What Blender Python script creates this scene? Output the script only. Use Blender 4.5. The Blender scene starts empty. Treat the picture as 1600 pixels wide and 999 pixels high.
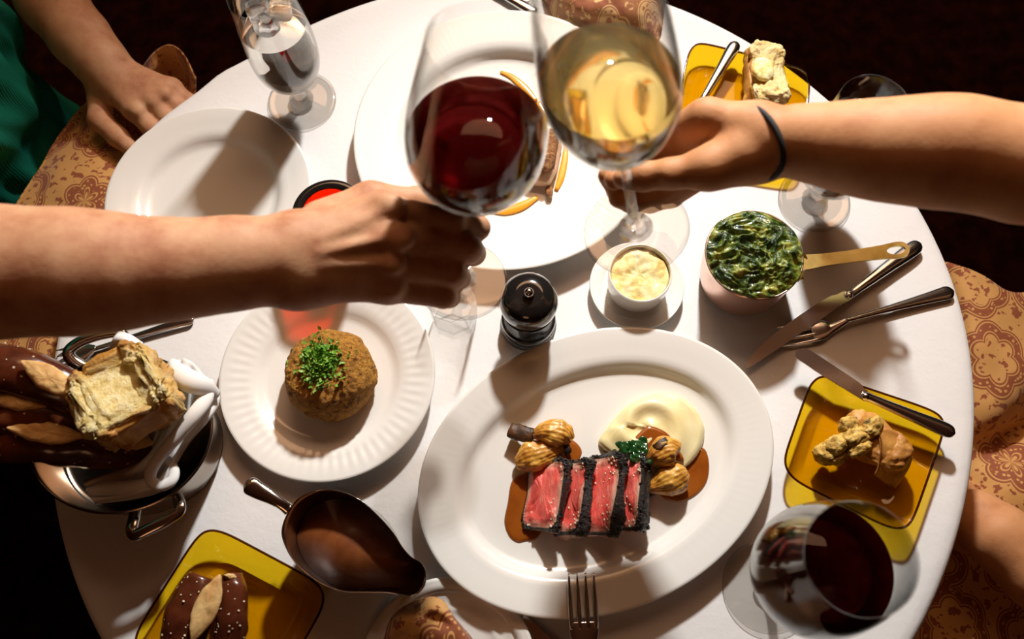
import bpy, math, random
import numpy as np
from mathutils import Vector, Matrix, noise as mnoise

sc = bpy.context.scene
COL = sc.collection
rng = random.Random(7)
nrg = np.random.RandomState(5)

# ------------------------------------------------------------------ camera, light, exposure
CAM = np.array([0.00408, -0.29221, 0.83047]); TILT = 0.36354; ROLL = -0.02965; FPX = 1404.54
_fw = np.array([0, math.sin(TILT), -math.cos(TILT)])
_u0 = np.array([0, math.cos(TILT), math.sin(TILT)]); _r0 = np.array([1.0, 0, 0])
RT = math.cos(ROLL) * _r0 + math.sin(ROLL) * _u0
UP = -math.sin(ROLL) * _r0 + math.cos(ROLL) * _u0
cd = bpy.data.cameras.new('camera'); cam = bpy.data.objects.new('camera', cd); COL.objects.link(cam)
cam.matrix_world = Matrix(((RT[0], UP[0], -_fw[0], CAM[0]), (RT[1], UP[1], -_fw[1], CAM[1]),
                           (RT[2], UP[2], -_fw[2], CAM[2]), (0, 0, 0, 1)))
cd.sensor_width = 36; cd.lens = FPX / 1600 * 36; cd.clip_start = 0.02
cd.dof.use_dof = True; cd.dof.focus_distance = 0.86; cd.dof.aperture_fstop = 5.0
sc.camera = cam
sc.view_settings.view_transform = 'Standard'; sc.view_settings.look = 'None'
sc.view_settings.exposure = 0.0; sc.view_settings.gamma = 1.0; sc.view_settings.use_curve_mapping = False
sc.cycles.transparent_max_bounces = 40; sc.cycles.max_bounces = 16; sc.cycles.transmission_bounces = 14
sc.cycles.sample_clamp_indirect = 6.0; sc.cycles.caustics_refractive = False; sc.cycles.caustics_reflective = False
w = bpy.data.worlds.new('world'); sc.world = w; w.use_nodes = True
w.node_tree.nodes['Background'].inputs[0].default_value = (1.0, 0.62, 0.4, 1)
w.node_tree.nodes['Background'].inputs[1].default_value = 0.045
def area_light(name, loc, aim, size, power, color):
    l = bpy.data.lights.new(name, 'AREA'); l.shape = 'DISK'; l.size = size; l.energy = power; l.color = color
    o = bpy.data.objects.new(name, l); COL.objects.link(o); o.location = loc
    o.rotation_euler = (Vector(aim) - Vector(loc)).to_track_quat('-Z', 'Y').to_euler()
    return o
sl = bpy.data.lights.new('spot_lamp', 'SPOT'); sl.energy = 112; sl.shadow_soft_size = 0.045; sl.spot_size = math.radians(80); sl.spot_blend = 1.0; sl.color = (1.0, 0.985, 0.95)
so = bpy.data.objects.new('spot_lamp', sl); COL.objects.link(so); so.location = (0.22, 1.0, 0.88)
so.rotation_euler = (Vector((-0.05, -0.62, 0)) - Vector(so.location)).to_track_quat('-Z', 'Y').to_euler()
area_light('ceiling_lamp', (0.2, 1.3, 2.05), (0.05, .2, 0), 1.9, 37, (1.0, 0.56, 0.31))
area_light('front_fill', (-0.4, -1.9, 1.6), (0, 0, .2), 0.7, 2.0, (1.0, 0.46, 0.22))  # added warm fill from the front to lift dark undersides, no actual fixture

# ------------------------------------------------------------------ geometry helpers
def ray(u, v):
    return _fw + (u - 800) / FPX * RT - (v - 499.5) / FPX * UP
def at(u, v, z=0.0):
    d = ray(u, v); return CAM + d * ((z - CAM[2]) / d[2])
def dep(u, v, D):
    return CAM + D * ray(u, v)
def nz(a):
    a = np.asarray(a, float); return a / np.linalg.norm(a)
def join(parts):
    V, F, o = [], [], 0
    for v, f in parts:
        v = np.asarray(v, float).reshape(-1, 3); V.append(v); F += [tuple(int(i) + o for i in q) for q in f]; o += len(v)
    return np.vstack(V), F
def obj(name, VF, mat, parent=None, smooth=True, fm=None):
    V, F = VF; V = np.asarray(V, float)
    if parent is None:
        L = (V.min(0) + V.max(0)) / 2; L[2] = V[:, 2].min()
    else:
        L = np.array(parent['_o'])
    me = bpy.data.meshes.new(name)
    me.from_pydata((V - L).tolist(), [], [tuple(map(int, f)) for f in F])
    mats = mat if isinstance(mat, (list, tuple)) else [mat]
    for m in mats: me.materials.append(m)
    if smooth: me.polygons.foreach_set('use_smooth', [True] * len(me.polygons))
    if fm is not None: me.polygons.foreach_set('material_index', list(map(int, fm)))
    me.update()
    o = bpy.data.objects.new(name, me); COL.objects.link(o)
    if parent is None: o.location = L
    else: o.parent = parent
    o['_o'] = [float(x) for x in L]
    return o
def tag(o, label, cat, group=None, kind=None):
    o['label'] = label; o['category'] = cat
    if group: o['group'] = group
    if kind: o['kind'] = kind
    return o
def thing(name, loc, label, cat, group=None):
    o = bpy.data.objects.new(name, None); COL.objects.link(o); o.location = loc; o.empty_display_size = 0.02
    o['_o'] = [float(x) for x in loc]
    return tag(o, label, cat, group)
def frame(axis, hint=(1, 0, 0)):
    z = nz(axis); x = np.array(hint, float); x = nz(x - z * (x @ z)); y = np.cross(z, x)
    return np.stack([x, y, z], 1)
def lathe(prof, n=64, c=(0, 0, 0), M=None, sx=1.0, sy=1.0, mod=None, rot=0.0):
    V, F, prev = [], [], None
    for i, (r, z) in enumerate(prof):
        if abs(r) < 1e-7:
            cur = [len(V)]; V.append((0, 0, z))
        else:
            cur = []
            for j in range(n):
                a = 2 * math.pi * j / n + rot
                rr, zz = (r, z) if mod is None else mod(i, r, z, a)
                cur.append(len(V)); V.append((rr * math.cos(a) * sx, rr * math.sin(a) * sy, zz))
        if prev is not None:
            if len(prev) == 1 and len(cur) > 1:
                F += [(prev[0], cur[(j + 1) % n], cur[j]) for j in range(n)]
            elif len(cur) == 1 and len(prev) > 1:
                F += [(prev[j], prev[(j + 1) % n], cur[0]) for j in range(n)]
            elif len(cur) > 1:
                F += [(prev[j], prev[(j + 1) % n], cur[(j + 1) % n], cur[j]) for j in range(n)]
        prev = cur
    V = np.array(V, float)
    if M is not None: V = V @ np.asarray(M).T
    return V + np.asarray(c, float), F
def loft(rings, cap0=True, cap1=True):
    n = len(rings[0]); V = np.vstack([np.asarray(r, float) for r in rings]); F = []
    for i in range(len(rings) - 1):
        a, b = i * n, (i + 1) * n
        F += [(a + j, a + (j + 1) % n, b + (j + 1) % n, b + j) for j in range(n)]
    V = list(map(tuple, V))
    if cap0:
        V.append(tuple(np.mean(rings[0], 0))); k = len(V) - 1; F += [(k, (j + 1) % n, j) for j in range(n)]
    if cap1:
        V.append(tuple(np.mean(rings[-1], 0))); k = len(V) - 1; b = (len(rings) - 1) * n
        F += [(k, b + j, b + (j + 1) % n) for j in range(n)]
    return np.array(V), F
def cr(P, n):
    """Catmull-Rom resample of a polyline of any dimension, n points per span"""
    P = np.asarray(P, float); Q = np.vstack([2 * P[0] - P[1], P, 2 * P[-1] - P[-2]]); out = []
    for i in range(1, len(Q) - 2):
        for k in range(n):
            t = k / n; a, b, c, d = Q[i - 1:i + 3]
            out.append(.5 * (2 * b + (c - a) * t + (2 * a - 5 * b + 4 * c - d) * t * t + (3 * b - a - 3 * c + d) * t ** 3))
    out.append(P[-1]); return np.array(out)
def crc(P, n):
    """closed Catmull-Rom"""
    P = np.asarray(P, float); N = len(P); out = []
    for i in range(N):
        a, b, c, d = P[i - 1], P[i], P[(i + 1) % N], P[(i + 2) % N]
        for k in range(n):
            t = k / n
            out.append(.5 * (2 * b + (c - a) * t + (2 * a - 5 * b + 4 * c - d) * t * t + (3 * b - a - 3 * c + d) * t ** 3))
    return np.array(out)
def tube(path, rad, n=16, wide=1.0, thick=1.0, up=(0, 0, 1), sub=6, cap=True):
    """sweep an ellipse; rad scalar or list; wide/thick scalars or lists scale across/along the up axis"""
    path = np.asarray(path, float); N = len(path)
    ex = lambda a: np.full(N, float(a)) if np.isscalar(a) else np.asarray(a, float)
    D = np.column_stack([path, ex(rad), ex(wide), ex(thick)])
    if N > 1 and sub > 1: D = cr(D, sub)
    P = D[:, :3]; T = np.gradient(P, axis=0); T /= np.linalg.norm(T, axis=1)[:, None] + 1e-12
    rings = []
    for i in range(len(P)):
        U = np.asarray(up, float); S = np.cross(T[i], U)
        if np.linalg.norm(S) < 1e-4: S = np.cross(T[i], (1, 0, 0))
        S = nz(S); U = np.cross(S, T[i]); r, wd, th = D[i, 3:6]
        a = np.arange(n) * 2 * math.pi / n
        rings.append(P[i] + np.outer(np.cos(a), S) * r * wd + np.outer(np.sin(a), U) * r * th)
    return loft(rings, cap, cap)
def ball(c, r, n=10, m=7, M=None):
    r = np.full(3, r) if np.isscalar(r) else np.asarray(r, float)
    pr = [(math.sin(math.pi * i / m), -math.cos(math.pi * i / m)) for i in range(m + 1)]
    pr[0] = (0, -1); pr[-1] = (0, 1)
    V, F = lathe(pr, n); V = V * r
    if M is not None: V = V @ np.asarray(M).T
    return V + np.asarray(c, float), F
def sheet(ctrl, n=8, thick=0.0012, disp=None):
    """a cloth sheet through a grid of control points, closed with a thickness"""
    G = np.asarray(ctrl, float)
    G = np.array([cr(r, n) for r in G]); G = np.array([cr(G[:, j], n) for j in range(G.shape[1])]).transpose(1, 0, 2)
    if disp is not None:
        for i in range(G.shape[0]):
            for j in range(G.shape[1]): G[i, j] += disp(G[i, j], i / (G.shape[0] - 1), j / (G.shape[1] - 1))
    a, b = G.shape[:2]
    du = np.gradient(G, axis=0); dv = np.gradient(G, axis=1); N = np.cross(du, dv)
    N /= np.linalg.norm(N, axis=2)[:, :, None] + 1e-12
    if N[:, :, 2].mean() < 0: N = -N
    V = np.vstack([(G + N * thick / 2).reshape(-1, 3), (G - N * thick / 2).reshape(-1, 3)]); F = []; o = a * b
    q = lambda i, j: i * b + j
    for i in range(a - 1):
        for j in range(b - 1):
            f = (q(i, j), q(i + 1, j), q(i + 1, j + 1), q(i, j + 1)); F.append(f); F.append(tuple(x + o for x in f[::-1]))
    for i in range(a - 1):
        for j in (0, b - 1): F.append((q(i, j), q(i + 1, j), q(i + 1, j) + o, q(i, j) + o))
    for j in range(b - 1):
        for i in (0, a - 1): F.append((q(i, j), q(i, j + 1), q(i, j + 1) + o, q(i, j) + o))
    return V, F
def pool(poly, z, h, steps=((1, 0), (.985, .45), (.95, .8), (.88, .97), (.7, 1), (.45, 1), (.2, 1)), sm=6, fn=None, closed_bottom=True):
    """a shallow mound with a free outline (world xy polygon)"""
    P = crc(np.asarray(poly, float)[:, :2], sm); c = P.mean(0); rings = []
    if closed_bottom: rings.append(np.column_stack([c + (P - c) * .5, np.full(len(P), z)]))
    for s, k in steps:
        xy = c + (P - c) * s; zz = np.full(len(P), z + h * k)
        if fn is not None: zz = np.array([z + fn(x, y, s) * (k if s > .9 else 1) if k > 0 else z for x, y in xy])
        rings.append(np.column_stack([xy, zz]))
    return loft(rings, True, True)
def nd(V, F, amp, scale, seed=0.0, octs=3, axis=None):
    """push vertices by fractal noise along their normals (or an axis)"""
    V = np.array(V, float); N = np.zeros_like(V)
    if axis is None:
        for f in F:
            a, b, c = V[f[0]], V[f[1]], V[f[2]]; nn = np.cross(b - a, c - a)
            for i in f: N[i] += nn
        N /= np.linalg.norm(N, axis=1)[:, None] + 1e-15
    else: N[:] = axis
    s = Vector((seed, seed * 1.7, -seed))
    for i in range(len(V)):
        V[i] += N[i] * amp * mnoise.fractal(Vector(V[i] * scale) + s, 0.8, 2.0, octs)
    return V, F
def superblob(c, M, half, power=4.0, nu=72, nv=48, amp=0.0, scale=60, seed=0, octs=4):
    """a rounded, rough block: superquadric in frame M"""
    sg = lambda x, e: np.sign(x) * np.abs(x) ** e
    e = 2 / power; V = []; pr = []
    rings = []
    for i in range(1, nv):
        p = -math.pi / 2 + math.pi * i / nv
        a = np.arange(nu) * 2 * math.pi / nu
        x = sg(math.cos(p), e) * sg(np.cos(a), e); y = sg(math.cos(p), e) * sg(np.sin(a), e)
        rings.append(np.column_stack([x, y, np.full(nu, sg(np.array([math.sin(p)]), e)[0])]))
    V, F = loft(rings); loc = V.copy()
    V = (V * np.asarray(half)) @ np.asarray(M).T + np.asarray(c)
    if amp: V, F = nd(V, F, amp, scale, seed, octs)
    return V, F, loc
def split(V, F, pick):
    """two meshes: faces where pick(face index, verts) is true, and the others"""
    out = []
    for want in (False, True):
        m, vv, ff = {}, [], []
        for k, f in enumerate(F):
            if bool(pick(k, f)) == want:
                g = []
                for i in f:
                    if i not in m: m[i] = len(vv); vv.append(V[i])
                    g.append(m[i])
                ff.append(tuple(g))
        out.append((np.array(vv), ff))
    return out
# ---- smooth bodies from signed distances
def cap_(a, b, r0, r1=None, k=0.01): return ('c', np.asarray(a, float), np.asarray(b, float), r0, r0 if r1 is None else r1, k)
def ell_(c, half, M=None, k=0.01, sub=False): return ('s' if sub else 'e', np.asarray(c, float), np.asarray(half, float), np.eye(3) if M is None else np.asarray(M), 0, k)
def chain(pts, k=0.01): return [cap_(p[0], q[0], p[1], q[1], k) for p, q in zip(pts[:-1], pts[1:])]
def sdf_mesh(prims, h):
    lo, hi = [], []
    for p in prims:
        if p[0] == 'c': r = max(p[3], p[4]); lo.append(np.minimum(p[1], p[2]) - r); hi.append(np.maximum(p[1], p[2]) + r)
        elif p[0] == 'e': r = max(p[2]); lo.append(p[1] - r); hi.append(p[1] + r)
    lo = np.min(lo, 0) - 4 * h; hi = np.max(hi, 0) + 4 * h
    n = np.ceil((hi - lo) / h).astype(int) + 1; f = np.full(n, 1.0, np.float32)
    ax = [(lo[i] + h * np.arange(n[i])).astype(np.float32) for i in range(3)]
    for p in prims:
        k = p[5]
        if p[0] == 'c': r = max(p[3], p[4]); a = np.minimum(p[1], p[2]) - r; b = np.maximum(p[1], p[2]) + r
        else: r = max(p[2]); a = p[1] - r; b = p[1] + r
        m = 3 * k + 4 * h; i0 = np.clip(((a - m - lo) / h).astype(int), 0, n - 1); i1 = np.clip(((b + m - lo) / h).astype(int) + 2, 1, n)
        X, Y, Z = np.meshgrid(ax[0][i0[0]:i1[0]], ax[1][i0[1]:i1[1]], ax[2][i0[2]:i1[2]], indexing='ij')
        if p[0] == 'c':
            d = p[2] - p[1]; L = d @ d + 1e-12
            t = np.clip(((X - p[1][0]) * d[0] + (Y - p[1][1]) * d[1] + (Z - p[1][2]) * d[2]) / L, 0, 1)
            g = np.sqrt((X - p[1][0] - t * d[0]) ** 2 + (Y - p[1][1] - t * d[1]) ** 2 + (Z - p[1][2] - t * d[2]) ** 2) - (p[3] + (p[4] - p[3]) * t)
        else:
            M = p[3]; q = [(X - p[1][0]) * M[0, i] + (Y - p[1][1]) * M[1, i] + (Z - p[1][2]) * M[2, i] for i in range(3)]
            e = np.sqrt(sum((q[i] / p[2][i]) ** 2 for i in range(3))); e2 = np.sqrt(sum((q[i] / p[2][i] ** 2) ** 2 for i in range(3))) + 1e-9
            g = e * (e - 1) / e2
        s = f[i0[0]:i1[0], i0[1]:i1[1], i0[2]:i1[2]]
        if p[0] == 's': g = -g; hh = np.clip(.5 - .5 * (s - g) / k, 0, 1); s[:] = s * (1 - hh) + g * hh + k * hh * (1 - hh)
        else: hh = np.clip(.5 + .5 * (s - g) / k, 0, 1); s[:] = s * (1 - hh) + g * hh - k * hh * (1 - hh)
    ins = f < 0; cs = [slice(0, -1), slice(1, None)]
    cnt = sum(ins[cs[i], cs[j], cs[k]].astype(np.int8) for i in (0, 1) for j in (0, 1) for k in (0, 1))
    act = (cnt > 0) & (cnt < 8); idx = np.full(act.shape, -1, np.int64); A = np.argwhere(act); idx[act] = np.arange(len(A))
    acc = np.zeros((len(A), 3)); num = np.zeros(len(A)); cor = {}
    for i in (0, 1):
        for j in (0, 1):
            for k in (0, 1): cor[i, j, k] = f[A[:, 0] + i, A[:, 1] + j, A[:, 2] + k]
    for a in cor:
        for d in range(3):
            if a[d] == 0:
                b = list(a); b[d] = 1; b = tuple(b); fa, fb = cor[a], cor[b]; x = (fa < 0) != (fb < 0)
                t = np.where(x, fa / np.where(x, fa - fb, 1), 0); P = np.array(a, float)[None] + t[:, None] * (np.array(b) - np.array(a))
                acc += P * x[:, None]; num += x
    V = lo + h * (A + acc / num[:, None]); F = []
    for d in range(3):
        e = [1, 1, 1]; sl0 = [slice(1, -1)] * 3; sl1 = [slice(1, -1)] * 3; sl0[d] = slice(0, -1); sl1[d] = slice(1, None)
        x0 = ins[tuple(sl0)]; x1 = ins[tuple(sl1)]; E = np.argwhere(x0 != x1); off = np.array([1, 1, 1]); off[d] = 0; G = E + off
        u, v = [(1, 2), (2, 0), (0, 1)][d]
        def cell(du, dv):
            H = G.copy(); H[:, u] -= du; H[:, v] -= dv; return idx[H[:, 0], H[:, 1], H[:, 2]]
        q = np.stack([cell(1, 1), cell(0, 1), cell(0, 0), cell(1, 0)], 1)
        fl = ~x0[tuple(E.T)]; q[fl] = q[fl][:, ::-1]; F.append(q[(q >= 0).all(1)])
    return V, np.vstack(F).tolist()

# ------------------------------------------------------------------ materials
class NT:
    def __init__(s, name):
        s.m = bpy.data.materials.new(name); s.m.use_nodes = True; s.t = s.m.node_tree; s.t.nodes.clear()
        s.out = s.t.nodes.new('ShaderNodeOutputMaterial')
    def n(s, typ, **kw):
        x = s.t.nodes.new('ShaderNode' + typ)
        for k, v in kw.items(): setattr(x, k, v)
        return x
    def set(s, node, **kw):
        for k, v in kw.items():
            i = node.inputs[k.replace('_', ' ')]
            if hasattr(v, 'is_linked') or hasattr(v, 'links'): s.t.links.new(v, i)
            else: i.default_value = v
        return node
    def link(s, a, b): s.t.links.new(a, b)
    def coord(s, scale=1.0):
        c = s.n('TexCoord'); m = s.n('Mapping'); m.inputs['Scale'].default_value = (scale,) * 3 if np.isscalar(scale) else scale
        s.link(c.outputs['Object'], m.inputs['Vector']); return m.outputs[0]
    def noise(s, scale, detail=4, rough=.6, vec=None):
        x = s.n('TexNoise'); x.inputs['Scale'].default_value = scale; x.inputs['Detail'].default_value = detail; x.inputs['Roughness'].default_value = rough
        s.link(vec if vec is not None else s.coord(), x.inputs['Vector']); return x.outputs['Fac']
    def ramp(s, fac, stops):
        r = s.n('ValToRGB'); e = r.color_ramp.elements
        while len(e) < len(stops): e.new(.5)
        for k, (p, c) in enumerate(stops): e[k].position = p; e[k].color = tuple(c) + (1,) if len(c) == 3 else c
        s.link(fac, r.inputs[0]); return r.outputs[0]
    def math(s, op, a, b=None, c=None):
        x = s.n('Math', operation=op)
        for i, v in enumerate((a, b, c)):
            if v is None: continue
            if hasattr(v, 'links'): s.link(v, x.inputs[i])
            else: x.inputs[i].default_value = v
        return x.outputs[0]
    def bump(s, h, strength, dist=.001, nrm=None):
        b = s.n('Bump'); b.inputs['Strength'].default_value = strength; b.inputs['Distance'].default_value = dist; s.link(h, b.inputs['Height'])
        if nrm is not None: s.link(nrm, b.inputs['Normal'])
        return b.outputs[0]
def P_(name, col, rough=.5, metal=0.0, ramp=None, nscale=30, ndetail=5, bump=None, coat=0.0, sss=0.0, sssr=(.01, .004, .002), sheen=0.0, spec=.5, aniso=None, trans=0.0, ior=1.45):
    T = NT(name); b = T.n('BsdfPrincipled'); I = b.inputs
    I['Base Color'].default_value = tuple(col) + (1,); I['Roughness'].default_value = rough; I['Metallic'].default_value = metal
    I['Coat Weight'].default_value = coat; I['Coat Roughness'].default_value = .08; I['Specular IOR Level'].default_value = spec
    I['Transmission Weight'].default_value = trans; I['IOR'].default_value = ior
    if sss: I['Subsurface Weight'].default_value = sss; I['Subsurface Radius'].default_value = sssr; I['Subsurface Scale'].default_value = 1.0
    if sheen: I['Sheen Weight'].default_value = sheen
    if ramp: T.link(T.ramp(T.noise(nscale, ndetail, .62, T.coord(aniso) if aniso else None), ramp), I['Base Color'])
    if bump:
        nrm = None
        for (s_, st, ds) in bump: nrm = T.bump(T.noise(s_, 5, .65), st, ds, nrm)
        T.link(nrm, I['Normal'])
    T.link(b.outputs[0], T.out.inputs[0]); T.b = b
    return T.m
def thin_glass(name, col=(.985, .985, .98), edge=(.22, .24, .23), blend=.3, rough=0.0, ior=1.5, gl=(1, 1, 1), base=.035):
    T = NT(name); tr = T.n('BsdfTransparent'); g = T.n('BsdfGlossy'); g.inputs['Roughness'].default_value = rough; g.inputs['Color'].default_value = gl + (1,)
    lw = T.n('LayerWeight'); lw.inputs['Blend'].default_value = blend
    T.link(T.ramp(lw.outputs['Facing'], [(0.0, col), (.45, col), (1.0, edge)]), tr.inputs[0])
    l5 = T.n('LayerWeight'); l5.inputs['Blend'].default_value = .5; mx = T.n('MixShader')
    fr = T.math('MULTIPLY_ADD', T.math('POWER', l5.outputs['Facing'], 4.5), .75, base)
    T.link(fr, mx.inputs[0]); T.link(tr.outputs[0], mx.inputs[1]); T.link(g.outputs[0], mx.inputs[2]); T.link(mx.outputs[0], T.out.inputs[0])
    return T.m
def liquid(name, col, absorb=None, density=0, ior=1.34, clear=0.0, clearcol=(1, 1, 1)):
    T = NT(name); g = T.n('BsdfGlass'); g.inputs['Color'].default_value = tuple(col) + (1,); g.inputs['IOR'].default_value = ior; g.inputs['Roughness'].default_value = 0
    o = g.outputs[0]
    if clear:
        tr = T.n('BsdfTransparent'); tr.inputs[0].default_value = tuple(clearcol) + (1,); mx = T.n('MixShader'); mx.inputs[0].default_value = clear
        T.link(o, mx.inputs[1]); T.link(tr.outputs[0], mx.inputs[2]); o = mx.outputs[0]
    T.link(o, T.out.inputs[0])
    if absorb:
        v = T.n('VolumeAbsorption'); v.inputs[0].default_value = tuple(absorb) + (1,); v.inputs[1].default_value = density; T.link(v.outputs[0], T.out.inputs['Volume'])
    return T.m
def brocade(name, ground, ink, scale=13.0):
    """gold damask napkin: scalloped medallions with dotted borders and small figures"""
    T = NT(name); b = T.n('BsdfPrincipled'); b.inputs['Roughness'].default_value = .75; b.inputs['Sheen Weight'].default_value = .3
    co = T.coord(); nz_ = T.n('TexNoise'); nz_.inputs['Scale'].default_value = 9; T.link(co, nz_.inputs['Vector'])
    mixv = T.n('VectorMath', operation='MULTIPLY_ADD'); T.link(nz_.outputs['Color'], mixv.inputs[0]); mixv.inputs[1].default_value = (.012, .012, .012); T.link(co, mixv.inputs[2])
    v2 = T.n('VectorMath', operation='MULTIPLY'); T.link(mixv.outputs[0], v2.inputs[0]); v2.inputs[1].default_value = (scale, scale * .8, 0)
    vo = T.n('TexVoronoi'); vo.inputs['Scale'].default_value = 1.0; vo.inputs['Randomness'].default_value = .35; T.link(v2.outputs[0], vo.inputs['Vector'])
    df = T.n('VectorMath', operation='SUBTRACT'); T.link(v2.outputs[0], df.inputs[0]); T.link(vo.outputs['Position'], df.inputs[1])
    sp = T.n('SeparateXYZ'); T.link(df.outputs[0], sp.inputs[0])
    an = T.math('ARCTAN2', sp.outputs[1], sp.outputs[0]); sc_ = T.math('ABSOLUTE', T.math('SINE', T.math('MULTIPLY', an, 3.0)))
    d = T.math('SUBTRACT', vo.outputs['Distance'], T.math('MULTIPLY', sc_, .07))
    band = lambda c, wd: T.math('LESS_THAN', T.math('ABSOLUTE', T.math('SUBTRACT', d, c)), wd)
    outer = band(.34, .045); dots = T.n('TexVoronoi'); dots.inputs['Scale'].default_value = 190; T.link(mixv.outputs[0], dots.inputs['Vector'])
    hole = T.math('LESS_THAN', dots.outputs['Distance'], .33)
    ring = T.math('MULTIPLY', outer, T.math('SUBTRACT', 1.0, T.math('MULTIPLY', hole, band(.34, .025))))
    line = T.math('MAXIMUM', ring, T.math('MAXIMUM', band(.27, .010), band(.41, .010)))
    fg = T.noise(120, 2, .5, mixv.outputs[0]); fig = T.math('GREATER_THAN', fg, .575)
    fig = T.math('MULTIPLY', fig, T.math('SUBTRACT', 1.0, band(.34, .10)))
    ink_ = T.math('MAXIMUM', line, fig)
    mx = T.n('MixRGB'); mx.inputs[1].default_value = tuple(ground) + (1,); mx.inputs[2].default_value = tuple(ink) + (1,); T.link(ink_, mx.inputs[0])
    T.link(mx.outputs[0], b.inputs['Base Color']); T.link(T.bump(T.noise(900, 2), .25, .0004), b.inputs['Normal']); T.link(b.outputs[0], T.out.inputs[0])
    return T.m

M = {}
M['cloth'] = P_('white_linen', (.84, .83, .82), .85, bump=[(1500, .12, .0003), (14, .35, .004)], sheen=.15, spec=.2)
M['liner'] = P_('white_napkin', (.82, .81, .79), .9, bump=[(1400, .1, .0003)], spec=.2)
M['porcelain'] = P_('porcelain', (.84, .82, .77), .22, coat=.6)
M['steel'] = P_('polished_steel', (.62, .60, .57), .13, 1.0, bump=[(60, .05, .0005)])
M['silver'] = P_('silver_cutlery', (.78, .76, .73), .17, 1.0, bump=[(70, .06, .0006)])
M['dark_steel'] = P_('dark_pan_steel', (.30, .25, .20), .2, 1.0)
M['black_lacquer'] = P_('black_lacquer', (.012, .010, .009), .12, coat=1.0)
M['black_rubber'] = P_('black_elastic', (.01, .01, .012), .7)
M['copper'] = P_('copper', (.93, .62, .50), .28, 1.0, bump=[(80, .06, .0006)])
M['brass'] = P_('brass', (.72, .58, .20), .25, 1.0, ramp=[(.3, (.46, .38, .10)), (.7, (.78, .68, .28))], nscale=60)
M['amber'] = thin_glass('amber_glass', (.94, .76, .10), (.16, .07, .0), .35)
M['amber_edge_shade'] = thin_glass('amber_edge_shade', (.30, .14, .008), (.03, .012, .0), .4)  # deeper amber, colour imitates refraction darkening at the glass edge
M['glass'] = thin_glass('clear_glass')
M['foot'] = thin_glass('glass_foot', (.91, .90, .885), (.03, .03, .03), .5, base=.06)
M['red_glass'] = thin_glass('red_glass', (.93, .12, .03), (.05, .0, .0), .35)
M['water'] = liquid('water', (.99, 1, 1), ior=1.33, clear=.0)
M['ice'] = liquid('ice', (.97, .98, .98), ior=1.31, clear=.3)
M['red_wine'] = liquid('red_wine', (.98, .9, .9), (.50, .012, .018), 120, clear=.16, clearcol=(.75, .2, .15))
M['white_wine'] = liquid('white_wine', (1, .97, .86), (.96, .80, .22), 22, clear=.12, clearcol=(1, .93, .7))
def skin(name, a, b, c):
    T = NT(name); p = T.n('BsdfPrincipled'); p.inputs['Roughness'].default_value = .6; p.inputs['Specular IOR Level'].default_value = .3
    p.inputs['Subsurface Weight'].default_value = .12; p.inputs['Subsurface Radius'].default_value = (.008, .003, .0015); p.inputs['Subsurface Scale'].default_value = 1
    T.link(T.ramp(T.noise(38, 5, .6), [(.3, a), (.5, b), (.72, c)]), p.inputs['Base Color'])
    n1 = T.bump(T.noise(420, 4, .6), .25, .0005); T.link(T.bump(T.noise(90, 3, .6), .2, .0014, n1), p.inputs['Normal'])
    T.link(p.outputs[0], T.out.inputs[0]); return T.m
M['skin_man'] = skin('man_skin', (.42, .17, .085), (.55, .28, .15), (.62, .36, .20))
M['skin_woman'] = skin('woman_skin', (.50, .21, .085), (.60, .28, .12), (.64, .32, .15))
M['arm_hair'] = P_('arm_hair', (.09, .04, .015), .5)
M['nail'] = P_('nail', (.62, .36, .27), .25, coat=.3)
M['napkin'] = brocade('gold_brocade', (.60, .31, .085), (.27, .065, .014))
M['napkin_rust'] = brocade('rust_brocade', (.32, .085, .03), (.66, .40, .16), 16)
def shirt_mat():
    T = NT('green_shirt'); b = T.n('BsdfPrincipled'); b.inputs['Roughness'].default_value = .75; b.inputs['Specular IOR Level'].default_value = .15
    wv = T.n('TexWave'); wv.bands_direction = 'Y'; wv.inputs['Scale'].default_value = 120; wv.inputs['Distortion'].default_value = .6; T.link(T.coord(), wv.inputs['Vector'])
    T.link(T.ramp(wv.outputs['Fac'], [(.2, (.004, .14, .09)), (.8, (.012, .25, .165))]), b.inputs['Base Color'])
    T.link(T.bump(wv.outputs['Fac'], .3, .0008), b.inputs['Normal']); T.link(b.outputs[0], T.out.inputs[0]); return T.m
M['shirt'] = shirt_mat()
M['dark_cloth'] = P_('dark_fabric', (.006, .005, .005), .9, spec=.1)
M['carpet'] = P_('dark_carpet', (.01, .004, .003), 1.0, ramp=[(.35, (.010, .004, .004)), (.6, (.030, .007, .005)), (.75, (.05, .016, .010))], nscale=28, spec=.05)
M['ceiling'] = P_('red_ceiling', (.50, .22, .13), .9)
M['wood'] = P_('dark_wood', (.08, .035, .015), .5)
M['crumb'] = P_('bread_crumb', (.80, .62, .27), .85, ramp=[(.3, (.66, .44, .13)), (.55, (.86, .70, .36)), (.75, (.90, .80, .52))], nscale=70, bump=[(160, .9, .003)], sss=.1, spec=.2)
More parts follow.
